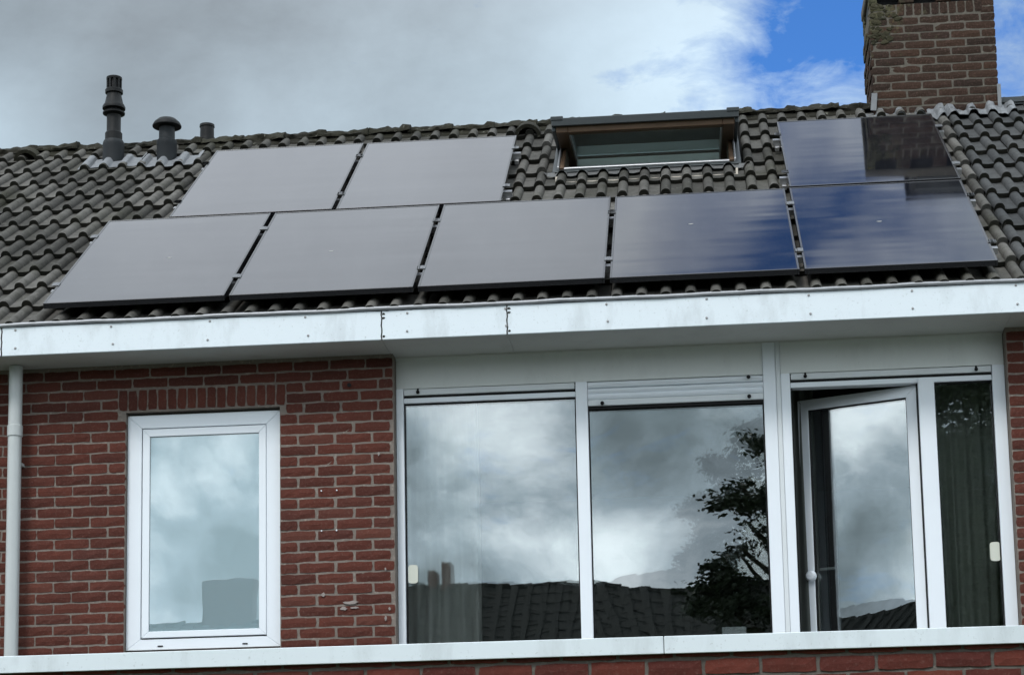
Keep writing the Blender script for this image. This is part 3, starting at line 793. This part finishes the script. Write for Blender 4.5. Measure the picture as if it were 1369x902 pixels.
# lining of the opening, down into the attic
b = MB()
for (xa, xb, ya, yb, za, zb) in ((SKX0+.03, SKX0+.045, 1.85, 3.3, 5.9, 7.0), (SKX1-.045, SKX1-.03, 1.85, 3.3, 5.9, 7.0), (SKX0+.03, SKX1-.03, 3.3, 3.32, 5.9, 7.55), (SKX0+.03, SKX1-.03, 1.83, 1.85, 5.9, 6.95)): b.box(xa, xb, ya, yb, za, zb)
b.box(SKX0, SKX1, 1.8, 3.3, 5.86, 5.9)
b.build('attic_lining', M['attic'], sk)
# the sash: built in its own frame, pivot at mid height
SL = 1.26; PB = R(-7.5)   # pitch above horizontal when open (front edge low)
piv = rp((SKX0+SKX1)/2, (SKS0+SKS1)/2+.02, .075)
sash = link('sash', None, sk, piv, (-PB, 0, 0)) if False else None
def sbox(x0, x1, y0, y1, z0, z1, name, mat, bev=.004):
    o = B(x0, x1, y0, y1, z0, z1).build(name, mat, sk, bevel=bev, seg=1); o.location = piv; o.rotation_euler = (SASH_ROT, 0, 0); return o
SASH_ROT = R(7.5)
hw = .640
sbox(-hw, -hw+.085, -SL/2, SL/2, -.055, .0, 'sash_stile', M['wood']); sbox(hw-.085, hw, -SL/2, SL/2, -.055, .0, 'sash_stile', M['wood'])
sbox(-hw+.086, hw-.086, -SL/2, -SL/2+.085, -.055, .0, 'sash_rail', M['wood']); sbox(-hw+.086, hw-.086, SL/2-.085, SL/2, -.055, .0, 'sash_rail', M['wood'])
sbox(-hw-.03, hw+.03, -SL/2-.03, -SL/2-.002, -.012, .045, 'sash_cover', M['roofwin']); sbox(-hw-.03, -hw-.002, -SL/2-.001, SL/2, -.045, .035, 'sash_cover', M['roofwin']); sbox(hw+.002, hw+.03, -SL/2-.001, SL/2, -.045, .035, 'sash_cover', M['roofwin'])
for sx in (-1, 1): sbox(sx*(hw-.01)-.045, sx*(hw-.01)+.045, -SL/2-.036, -SL/2+.04, .028, .058, 'corner_cap', M['roofwin'])
for q in ((-hw+.086, -hw+.096, -SL/2+.086, SL/2-.086), (hw-.096, hw-.086, -SL/2+.086, SL/2-.086), (-hw+.097, hw-.097, -SL/2+.086, -SL/2+.096)):
    sbox(q[0], q[1], q[2], q[3], -.050, -.02, 'glazing_bead', M['alu'], .001)
sbox(-hw+.10, hw-.10, .30, .33, -.115, -.045, 'reflection_strip', mat_plain('pale_reflection', (.72, .80, .80), .6, 0, .1), 0)  # pale strip added in place of the grey reflection on the glass
sp = sbox(-hw+.086, hw-.086, -SL/2+.086, SL/2-.086, -.030, -.012, 'pane', M['glassS'], 0)

# ------------------------------------------------------------------ chimney of the house
ch = link('chimney', None, house); tag(ch, 'square brown brick chimney on the ridge, mossy at its top left')
CX0, CX1, CY0, CY1, CZ1 = 5.200, 6.150, 3.0, 3.62, 8.665
B(CX0+.007, CX1-.007, CY0+.006, CY1-.009, 7.0, CZ1-.006).build('core', M['mortar_chim'], ch)
cc = .0655; zb = CZ1-.105-cc; k = 0
while zb > 7.50:
    lay(CX0, CX1, zb, .0535, M['brick_chim'], ch, .2325, .0125, k % 2 == 0, y=CY0, align='R')
    if zb > 7.75:
        def og(cx, yy, cz): return (CX0+(yy-CY0), cx, cz)
        # left flank: bricks turned to face -x
        full = .2325; xx = CY0+.125 if k % 2 else CY0+.0
        for (a, b_) in ((0.0, .10), (.112, .33), (.342, .56)) if k % 2 else ((0.0, .22), (.232, .45), (.462, .56)):
            me = brick_of(b_-a, .0535, M['brick_chim'], rnd.randrange(5))
            link('brick', me, ch, (CX0+rnd.uniform(-.012, .004), CY0+.03+(a+b_)/2, zb+.027), (0, 0, R(-90)))
    zb -= cc; k += 1
x = CX0+.215
while x < CX1-.14:                    # soldier course along the top
    link('brick', brick_of(.094, .054, M['brick_chim'], rnd.randrange(5)), ch, (x+.027, CY0+rnd.uniform(-.002, .002), CZ1-.052), (0, R(90), 0)); x += .0655
for (za, zb_) in ((CZ1-.108, CZ1-.056), (CZ1-.052, CZ1-.004)):
    lay(CX1-.115, CX1, za, .047, M['brick_chim'], ch, .2325, .012, True, y=CY0, align='R')
    lay(CX0+.010, CX0+.205, za, .047, M['brick_chim'], ch, .2325, .012, True, y=CY0)
for (a, b_) in ((CX0+.004, CX0+.065), (CX0+.235, CX0+.345), (CX0+.52, CX0+.63), (CX1-.12, CX1-.004)):
    for z in (CZ1+.004, CZ1+.070):
        o = B(a, b_, CY0+.004, CY0+.11, z, z+.056).build('pier_brick', M['brick_chim'], ch, bevel=.004)
        o = B(a, b_, CY1-.11, CY1-.004, z, z+.056).build('pier_brick', M['brick_chim'], ch, bevel=.004)
B(CX0+.02, CX1-.02, CY0+.14, CY1-.14, CZ1-.003, CZ1+.13).build('flue_liner', M['pvc_dark'], ch)
B(CX0-.004, CX1+.01, CY0-.01, CY1+.01, CZ1+.132, CZ1+.215).build('chimney_slab', M['mortar_chim'], ch, bevel=.008)
M['moss'] = mat_tile('moss_lump', (.022, .021, .012), (.055, .050, .030), 1.4, .4)
def lump(loc, r_, sq, mat, parent, name, seed):
    bm = bmesh.new(); bmesh.ops.create_icosphere(bm, subdivisions=3, radius=r_)
    for v in bm.verts:
        q = 1+.9*noise.noise(v.co*(1.6/r_*.6)+Vector((seed*3.3, 0, 0)))+.2*noise.noise(v.co*(4/r_*.6)+Vector((seed, 2, 0)))
        v.co *= q; v.co.x *= sq[0]; v.co.y *= sq[1]; v.co.z *= sq[2]
    me = bpy.data.meshes.new(name); bm.to_mesh(me); bm.free(); me.materials.append(mat); me.polygons.foreach_set('use_smooth', [True]*len(me.polygons))
    return link(name, me, parent, loc)
for i in range(42):
    lump((CX0+.02+rnd.uniform(-.01, .22)*rnd.random(), CY0-.001+rnd.uniform(0, .004), CZ1-rnd.uniform(.0, .38)**1.2), rnd.uniform(.006, .022), (1.4, .22, 1), M['moss'], ch, 'moss_patch', i)
cw0, cw1 = 5.58, 6.12
B(cw0, cw1, CY0+.08, CY0+.46, CZ1+.217, CZ1+.57).build("flue_hood", M['pvc_dark'], ch, bevel=.01)
B(cw0-.03, cw1+.03, CY0+.05, CY0+.49, CZ1+.572, CZ1+.595).build('hood_lid', M['pvc_dark'], ch, bevel=.005)
for k in range(2): B(cw0+.04, cw1-.04, CY0+.062, CY0+.079, CZ1+.32+.12*k, CZ1+.37+.12*k).build('louvre', M['roofwin'], ch, bevel=.004)

# lead flashing round the chimney foot
FOL = [.75]
def crumple(name, x0, x1, s0, s1, nx, ns, mat, parent, seed, lift=.03, follow=True, amp=.02, wav=.03, tile_x0=X_T0):
    vs = []; fs = []
    for i in range(nx+1):
        for j in range(ns+1):
            u = i/nx; v = j/ns; x = x0+(x1-x0)*u
            sl = s0+wav*noise.noise(Vector((x*6+seed, 3, 1)))*(1-v)+(s1-s0)*v
            h = prof(x-(tile_x0 if x < 5.735 else 5.742)) if follow else 0
            q = noise.noise(Vector((x*14+seed, sl*14, 0)))*amp+noise.noise(Vector((x*38, sl*38, seed)))*amp*.4
            vs.append(rp(x, sl, lift+h*FOL[0]+q))
    n = ns+1
    for i in range(nx):
        for j in range(ns):
            a = i*n+j; fs.append((a, a+n, a+n+1, a+1))
    o = MB().add(vs, fs).build(name, mat, parent, smooth=False)
    md = o.modifiers.new('thickness', 'SOLIDIFY'); md.thickness = .003
    return o
FOL[0] = .9
crumple('lead_flashing', 5.60, 6.26, 3.40, 3.64, 50, 9, M['lead'], ch, 3.3, .046, True, .022, .14)
crumple('lead_flashing', 5.10, 5.59, 3.50, 3.64, 40, 7, M['lead'], ch, 8.1, .035, True, .012, .03)
FOL[0] = .85
lf = B(-.022, .022, -.004, .004, -.07, .07).build('lead_flashing', M['lead'], ch, bevel=.002); lf.location = (5.205, 2.985, 7.875); lf.rotation_euler = (0, R(6), 0)
lf = B(-.014, .014, -.006, .006, -.11, .11).build('lead_flashing', M['lead'], ch, bevel=.002); lf.location = (6.150, 2.992, 7.86)

# ------------------------------------------------------------------ neighbouring house on the right (roof only in view)
nb = thing('row_house', 'adjoining house to the right of the chimney with cleaner dark grey roof tiles', 'house')
nroof = link('roof', None, nb); tms2 = [tile_mesh(20+i, M['tile_dark']) for i in range(5)]
NX0 = 5.742
for j in range(ROWS):
    s = S0 if j == 0 else -.091+GA*(j-1)
    s += .0
    for i in range(8):
        put_tile(NX0+TW*i, s, tms2, nroof, j)
b = MB(); slab(5.735, 8.15, -.36, 3.80); b.build('roof_deck', M['under'], nroof)
B(5.736, 8.14, YR-.11, YR+.16, ZR-.025, ZR+.035).build('ridge_capping', M['roofwin'], nroof, bevel=.015, seg=2)
b = MB(); b.add([(5.735, YR, ZR-.03), (8.14, YR, ZR-.03), (8.14, 7.0, ZR-.03-3.815*math.tan(AL)), (5.735, 7.0, ZR-.03-3.815*math.tan(AL))], [(0, 1, 2, 3)])
b.build('rear_slope', M['tile_dark'], nroof)
b = MB(); b.box(6.005, 8.12, .009, .30, 0, 5.40); b.box(5.9, 8.12, 6.6, 6.9, 0, 5.2); b.prism([(.302, 0), (6.6, 0), (6.6, 5.2), (YR, 7.70), (.302, 5.66)], 'x', 7.90, 8.12)
nw = b.build('wall', M['mortar'], nb)
far2 = MB()
for k in range(-8, 30):
    lay(6.012, 8.12, 4.76-CH*k-BH-.0055, BH, M['brick'], nw, .225, .011, k % 2 == 0, stuff=far2) if 4.76-CH*k < 5.25 else None
tag(far2.build('brick_field', M['brick'], nw), kind='stuff')
bar(nb, 'fascia_board', 6.003, 8.15, ZS-.004, ZF, YG, YG+.018, M['fascia'], .0025)
bar(nb, 'soffit_panel', 6.003, 8.15, ZS, ZS+.012, YG+.019, .006, M['soffit'], 0)
MB().tube([(6.003, YG-.004, ZF+.014), (8.15, YG-.004, ZF+.014)], .0125, 10).build('gutter_bead', M['zinc'], nb, smooth=True)

# ------------------------------------------------------------------ flue pipes standing on the roof
def flashing(parent, x0, x1, s0, s1, seed):
    return crumple('lead_flashing', x0, x1, s0, s1, 46, 9, M['lead'], parent, seed, .045, True, .006, .05)
p1 = thing('flue_pipe', 'tallest black flue pipe with ringed terminal on the left of the roof', 'flue pipe', (-.705, 2.85, 7.56), 'pipes through the roof')
b = MB().lathe([(.084, 0), (.083, .22), (.085, .235), (.082, .255), (.074, .27)], n=28); b.build('base_sleeve', M['pvc'], p1, smooth=True)
MB().lathe([(.067, .262), (.067, .33), (.060, .335), (.055, .35), (.055, .485), (.060, .49)], n=28).build('pipe', M['pvc_dark'], p1, smooth=True)
MB().lathe([(.055, .478), (.086, .490), (.087, .500), (.062, .510), (.060, .522), (.089, .530), (.090, .545), (.080, .565), (.072, .575), (.058, .64), (.056, .655)], n=28).build('draught_ring', M['pvc_dark'], p1, smooth=True)
MB().lathe([(.056, .652), (.069, .660), (.070, .685), (.060, .695), (.052, .697)], n=28).build('draught_ring', M['pvc_dark'], p1, smooth=True)
MB().lathe([(.046, .69), (.046, .775)], n=20).build('terminal_core', M['gasket'], p1, smooth=True)
b = MB()
for k in range(10):
    t = 2*math.pi*k/10; c, s_ = math.cos(t), math.sin(t)
    b.prism([(c*.060-s_*.008, s_*.060+c*.008), (c*.060+s_*.008, s_*.060-c*.008), (c*.048+s_*.008, s_*.048-c*.008), (c*.048-s_*.008, s_*.048+c*.008)], 'z', .69, .772)
tg = b.build('terminal_grille', M['pvc_dark'], p1); tg['kind'] = 'stuff'
MB().lathe([(.060, .770), (.062, .774), (.061, .790), (.048, .796), (0, .797)], n=28).build('cap', M['pvc_dark'], p1, smooth=True)
fl = flashing(p1, -.93, -.43, 3.17, 3.42, 1.1); fl.matrix_parent_inverse = Matrix.Translation(p1.location).inverted(); 
p2 = thing('vent_pipe', 'short grey vent pipe with a wide mushroom cap beside the tall flue', 'vent pipe', (-.266, 2.80, 7.55), 'pipes through the roof')
MB().lathe([(.077, 0), (.077, .195), (.079, .20), (.078, .235), (.068, .245)], n=28).build('base_sleeve', M['pvc'], p2, smooth=True)
MB().lathe([(.062, .24), (.061, .37)], n=28).build('pipe', M['pvc'], p2, smooth=True)
MB().lathe([(.060, .352), (.085, .345), (.112, .352), (.113, .360), (.100, .385), (.070, .412), (.030, .424), (0, .426)], n=32).build('cap', M['pvc_dark'], p2, smooth=True)
fl = flashing(p2, -.42, .03, 3.13, 3.40, 5.5); fl.matrix_parent_inverse = Matrix.Translation(p2.location).inverted()
p3 = thing('vent_pipe', 'dark stub of pipe rising from behind the ridge, smallest of the three', 'vent pipe', (-.145, 3.62, 7.45), 'pipes through the roof')
MB().lathe([(.068, 0), (.068, .60), (.070, .62), (.066, .66)], n=24).build('base_sleeve', M['pvc_dark'], p3, smooth=True)
MB().lathe([(.058, .64), (.056, .75), (.062, .755), (.060, .775), (0, .78)], n=24).build('cap', M['pvc_dark'], p3, smooth=True)

# ------------------------------------------------------------------ solar panels, each lying in the roof frame
PW_, PH_ = 1.134, 1.722; NP = .15
def make_panel():
    root = link('solar_panel', None)
    t = .013; d = .036
    b = MB()
    b.box(0, t, 0, PH_, -d, 0); b.box(PW_-t, PW_, 0, PH_, -d, 0); b.box(t+.0003, PW_-t-.0003, 0, t, -d, 0); b.box(t+.0003, PW_-t-.0003, PH_-t, PH_, -d, 0)
    b.build('frame', M['pvframe'], root, bevel=.0012)
    b = B(t-.002, PW_-t+.002, t-.002, PH_-t+.002, -.012, -.0022).build('glass', M['pv'], root)
    B(t, PW_-t, t, PH_-t, -.0145, -.0125).build('back_sheet', M['black'], root)
    return root
def _pf():
    a = Mat('anodised_panel_frame'); a.color((.012, .012, .014)); a.rough(.22); a.b.inputs['IOR'].default_value = 1.7
    a.bump(a.noise(60, 3, .6, a.world()), .05, .002); return a.m
M['pvframe'] = _pf()
proto = make_panel()
def copy_tree(o, parent=None):
    c = o.copy(); COL.objects.link(c); c.parent = parent
    for k_ in list(o.children): copy_tree(k_, c)
    return c
clampm = B(-.011, .011, -.03, .03, -.002, .006)
clampm.box(-.024, .024, -.028, .028, .0005, .0045)
clampm = clampm.mesh('clamp', mat_plain('dull_clamp_metal', (.16, .165, .175), .4, .6), bevel=.0008)
spots = []
for i in range(5): spots.append((PVX+i*PVP, PVS, 'L', i))
S1 = 1.3652; XU = [.194, .194+PVP, 4.441]
for i, x in enumerate(XU): spots.append((x, S1, 'U', i))
labels = {('L', 0): 'leftmost solar panel of the lower row, plain grey sky on its glass',
          ('L', 1): 'second solar panel from the left in the lower row',
          ('L', 2): 'middle solar panel of the five in the lower row',
          ('L', 3): 'fourth solar panel of the lower row, under the roof window, glass fading to blue',
          ('L', 4): 'rightmost solar panel of the lower row, small dark chimney reflection at its top right',
          ('U', 0): 'upper row solar panel just below the flue pipes',
          ('U', 1): 'upper row solar panel left of the roof window',
          ('U', 2): 'upper solar panel in front of the chimney, half dark with its reflection'}
for n_, (x, s, row, i) in enumerate(spots):
    o = proto if n_ == 0 else copy_tree(proto)
    o.location = rp(x, s, NP+rnd.uniform(-.001, .001)); o.rotation_euler = (AL+rnd.uniform(-.0015, .0015), rnd.uniform(-.0012, .0012), 0)
    tag(o, labels[(row, i)], 'solar panel', 'solar panels on the roof')
    right_open = (row == 'L' and i == 4) or (row == 'U' and i in (1, 2)); left_open = (row == 'L' and i == 0) or (row == 'U' and i in (0, 2))
    for sy in (.36, 1.36):
        if left_open: link('clamp', clampm, o, (-.012, sy, .0))
        link('clamp', clampm, o, (PW_+(.0145 if not right_open else .012), sy, .0))
# aluminium rails under each row
rail = lambda x0, x1: MB().prism([(-.019, -.04), (.019, -.04), (.019, 0), (.006, 0), (.006, -.02), (-.006, -.02), (-.006, 0), (-.019, 0)], 'x', x0, x1)
rails = []
for (x0, x1, s, lab) in ((PVX-.05, PVX+4*PVP+PW_+.05, PVS+.36, 'lower of the two rails carrying the bottom panel row'), (PVX-.05, PVX+4*PVP+PW_+.05, PVS+1.36, 'upper of the two rails carrying the bottom panel row'),
                         (XU[0]-.05, XU[1]+PW_+.05, S1+.36, 'lower rail end beside the upper left pair of panels'), (XU[0]-.05, XU[1]+PW_+.05, S1+1.36, 'upper rail end beside the upper left pair of panels'),
                         (XU[2]-.05, XU[2]+PW_+.05, S1+.36, 'lower rail under the single upper right panel'), (XU[2]-.05, XU[2]+PW_+.05, S1+1.36, 'upper rail under the single upper right panel')):
    g = thing('mounting_rail', lab, 'mounting rail', rp((x0+x1)/2, s, NP-.038), 'aluminium rails under the solar panels'); g.rotation_euler = RT
    hwid = (x1-x0)/2
    rail(-hwid, hwid).build('rail', M['alu'], g)
    nh = max(2, int(hwid*2/.9)+1)
    for k in range(nh):
        hx = -hwid+.03+(2*hwid-.06)*k/(nh-1)
        B(hx-.015, hx+.015, -.055, -.005, -.075, -.042).build('roof_hook', M['alu'], g, bevel=.002)

# ------------------------------------------------------------------ ground floor extension in front
YE = -4.317
ext = thing('extension', 'ground floor brick extension with white roof edge in front of the house', 'extension')
b = MB(); b.box(-2.4, 8.1, YE+.009, YE+.30, 0, 2.84); b.box(-2.4, -2.1, YE+.30, -.01, 0, 2.84); b.box(7.8, 8.1, YE+.30, -.01, 0, 2.84)
ew = b.build('wall', M['mortar_ext'], ext)
field = MB()
for k in range(-1, 41):
    zt_ = 2.799-.0685*k; zb = zt_-.0575
    if zb < 0.02: continue
    off = 2.637 if k % 2 == 0 else 2.637+.1112
    n0 = -23; x = off+n0*.2224+.006
    if k <= 2:
        xa = off-.2224*10+.006
        lay(xa, 5.75, zb, .0575, M['brick_ext'], ew, .2224, .0125, False, y=YE)
        lay(x, xa-.01, zb, .0575, M['brick_ext'], ew, .2224, .0125, False, y=YE, stuff=field)
        xe = xa+math.ceil((5.75-xa)/.2224)*.2224
        lay(xe, 8.09, zb, .0575, M['brick_ext'], ew, .2224, .0125, False, y=YE, stuff=field)
    else: lay(x, 8.09, zb, .0575, M['brick_ext'], ew, .2224, .0125, False, y=YE, stuff=field)
tag(field.build('brick_field', M['brick_ext'], ew), kind='stuff')
B(-2.4, 8.1, YE+.012, -.012, 2.842, 2.862).build('flat_roof', M['bitumen'], ext)
for (a, b_) in ((-2.43, 3.5960), (3.5985, 8.13)):
    MB().prism([(YE-.022, 2.824), (YE-.022, 2.893), (YE+.05, 2.893), (YE+.06, 2.864), (YE+.01, 2.864), (YE+.002, 2.842), (YE-.012, 2.842), (YE-.012, 2.824)], 'x', a, b_).build('roof_edge_trim', M['fascia'], ext, bevel=.002)
bar(ext, 'seam', 3.5963, 3.5982, 2.825, 2.892, YE-.0205, YE+.04, M['seam'], 0)

# ------------------------------------------------------------------ ground
g = MB().add([(-400, -400, 0), (400, -400, 0), (400, 400, 0), (-400, 400, 0)], [(0, 1, 2, 3)]).build('ground', M['grass']); tag(g, kind='structure')

# ------------------------------------------------------------------ behind the camera: what the windows reflect
def opp_house(x0, x1, zr, label, hip=None, chim=None):
    h = thing('row_house', label, 'house', (0, 0, 0), 'houses reflected in the windows')
    y0, y1 = -34.0, -26.0; ze = 5.2; ym = -30.0
    B(x0+.1, x1-.1, y0+.4, y1-.4, 0, ze).build('wall', M['opp_wall'], h)
    xr = x1-(hip or 0)
    b = MB(); vs = [(x0, y0, ze-.1), (x1, y0, ze-.1), (x1, y1, ze-.1), (x0, y1, ze-.1), (x0, ym, zr), (xr, ym, zr)]
    b.add(vs, [(3, 0, 4), (0, 1, 5, 4), (1, 2, 5), (2, 3, 4, 5), (0, 3, 2, 1)]); b.build('roof', M['opp_tile'], h)
    tc_ = MB(); nc = 14; yl, zl = y1, ze-.1
    for c_ in range(nc):
        u0, u1 = c_/nc, (c_+1)/nc
        ya, za, yb, zb_ = yl+(ym-yl)*u0, zl+(zr-zl)*u0, yl+(ym-yl)*u1, zl+(zr-zl)*u1
        tc_.prism([(ya+.02, za-.02), (ya+.02, za+.030), (yb, zb_+.02), (yb, zb_-.03)], 'x', x0, x1)
    x_ = x0+.15
    while x_ < x1-.1:                    # the rolls running up the slope
        tc_.prism([(yl+.03, zl+.03), (yl+.03, zl+.062), (ym+.05, zr+.05), (ym+.05, zr+.01)], 'x', x_, x_+.12); x_ += .30
    tag(tc_.build('tile_courses', M['opp_tile'], h), kind='stuff')
    # ridge tiles give the ridge its broken line
    rb = MB(); x = x0; q = random.Random(int(x0*10)+99)
    while x < xr-.2:
        rr = .06+q.uniform(-.01, .02); rb.tube([(x, ym, zr-.02+q.uniform(-.02, .03)), (x+.42, ym, zr+.02)], rr, 8); x += .40
    tag(rb.build('ridge_tiles', M['opp_tile'], h), kind='stuff')
    x = x0+1.2
    while x < x1-1.5:
        for z in (1.0, 3.6):
            f = frame4(h, 'window', x, x+1.3, z, z+1.25, y1-.42, y1-.36, .08, M['upvc'])
            MB().box(x+.08, x+1.22, y1-.40, y1-.39, z+.08, z+1.17).build('pane', M['black'], f)
        x += 2.4
    for (cx, w_, hh) in chim or []:
        B(cx-w_/2, cx+w_/2, ym-.4, ym+.1, zr-.4, zr+hh).build('chimney', M['opp_wall'], h, bevel=.02)
opp_house(-13, -4.3, 7.75, 'dark roofed row house opposite with one broad chimney', None, [(-6.05, 1.05, .95)])
opp_house(-4.2, 4.04, 8.42, 'dark roofed row house opposite, its ridge broken by two small pots', None, [(-1.62, .16, .34), (-1.34, .20, .52)])
opp_house(4.05, 26, 8.36, 'dark roofed row house opposite, standing behind the tree')
opp_house(-55, -13.2, 8.95, 'tall dark roofed row house mirrored in the open casement')

M['sticker_dim'] = mat_plain('dry_dropping', (.30, .30, .29), .8)
# droppings on the glass
for k_, (pi, u, v) in enumerate(((0, .62, .82), (1, .52, .80), (3, .50, 1.02), (4, .52, .88))):
    par = [o for o in bpy.data.objects if o.get('label') == labels[('L', pi)]][0]
    o = MB().prism([(u+.016*math.cos(t)*(1+.3*math.sin(3*t)), v+.008*math.sin(t)) for t in [2*math.pi*q/9 for q in range(9)]], 'z', -.0022, -.0012).build('dropping', M['sticker_dim'], par)

def garden_tree(loc, label, seed):
    """broad tree: an open left side of separate sprays, a dense middle and right"""
    t = thing('garden_tree', label, 'tree', loc); r = random.Random(seed)
    X0, T = loc[0], MB()
    T.tube([(0, 0, -.1), (.1, 0, 2.4), (.05, .1, 5), (.2, 0, 8.5), (.2, 0, 11.6)], [.26, .21, .15, .08, .02], 10)
    clumps = []
    left = [(4.5, 9.11, .17), (4.59, 8.97, .17), (4.68, 8.85, .19), (4.78, 8.63, .21), (4.86, 8.5, .21), (4.25, 8.32, .2), (4.47, 8.37, .21), (4.73, 8.36, .24), (4.03, 8.11, .17), (4.14, 8.14, .18), (4.3, 8.16, .21), (4.62, 8.17, .24), (4.78, 8.08, .24), (4.8, 7.86, .24), (4.64, 7.93, .17), (4.23, 7.66, .14), (4.4, 7.72, .19), (4.55, 7.71, .24), (4.75, 7.63, .26), (4.0, 7.23, .17), (4.11, 7.3, .21), (4.22, 7.33, .24), (4.39, 7.4, .26), (4.65, 7.43, .28), (4.8, 7.23, .31), (4.46, 7.16, .28), (3.78, 6.91, .17), (3.91, 6.96, .21), (4.05, 6.98, .26), (4.26, 7.04, .28), (4.53, 6.89, .31), (4.76, 6.83, .33), (3.83, 6.69, .17), (4.01, 6.65, .24), (4.2, 6.63, .28), (4.42, 6.58, .31), (4.65, 6.48, .33), (4.83, 6.42, .33), (4.06, 6.45, .24), (4.35, 6.32, .28), (5.04, 8.98, .24), (5.02, 8.72, .26), (5.03, 8.37, .28), (5.02, 8.01, .31)]
    for x, z, q in left: clumps.append((Vector((x-X0, r.uniform(-.35, .35), z)), q*1.15, 560))
    for (x, z) in ((4.45, 9.1), (4.1, 8.15), (4.05, 7.3), (3.8, 6.85), (4.0, 6.4), (4.7, 8.5), (4.6, 7.7)):   # limbs reaching out to the sprays
        T.tube([(.12, 0, z-1.6), ((x-X0)*.5, 0, z-.75), ((x-X0)*.8, .05, z-.2), (x-X0+.05, 0, z)], [.07, .05, .025, .008], 6)
    for i in range(330):
        x = r.uniform(-1.4, 3.4) if i % 2 else r.uniform(.9, 2.8); top = 11.8-.10*(x-.6)**2*2.2; z = r.uniform(2.4, top)
        if x < -1.0 and z > 9.2: continue
        y = r.uniform(-1.6, 1.6); clumps.append((Vector((x, y, z)), r.uniform(.3, .62), 620))
        if i % 4 == 0: T.tube([(.1, 0, z*.82), (x*.5, y*.5, z*.92), (x, y, z)], [.06, .04, .012], 6)
    for i in range(46): clumps.append((Vector((r.uniform(1.0, 2.7), r.uniform(-1.2, 1.2), r.uniform(6.0, 8.6))), r.uniform(.35, .6), 700))
    T.build('trunk', M['bark'], t)
    vs = []; fs = []
    for c, q, n in clumps:
        subs = []
        for k in range(9 if q < .3 else 14):
            d = Vector((r.gauss(0, 1), r.gauss(0, 1), r.gauss(0, .62))).normalized(); d.z *= .7
            subs.append((c+d*q*r.uniform(.35, 1.30), r.uniform(.05, .12)))
        for k in range(int(n*min(1.0, q/.30))):
            sc_, sr = subs[r.randrange(len(subs))]
            p = sc_+Vector((r.gauss(0, 1), r.gauss(0, 1), r.gauss(0, .55)))*sr; L1 = r.uniform(.028, .055)
            ax = Vector((r.gauss(0, 1), r.gauss(0, 1), r.gauss(0, .5))).normalized(); bx = ax.orthogonal().normalized()
            bx = (bx+ax.cross(bx)*r.uniform(-1, 1)).normalized()
            o = len(vs); vs += [p-ax*L1, p+bx*L1*.55, p+ax*L1, p-bx*L1*.55]; fs.append((o, o+1, o+2, o+3))
    me = bpy.data.meshes.new('crown'); me.from_pydata([tuple(v) for v in vs], [], fs); me.update(); me.materials.append(M['leaf']); link('crown', me, t)
garden_tree((6.3, -20.5, 0), 'broad leafy tree mirrored in the middle and right window panes', 11)
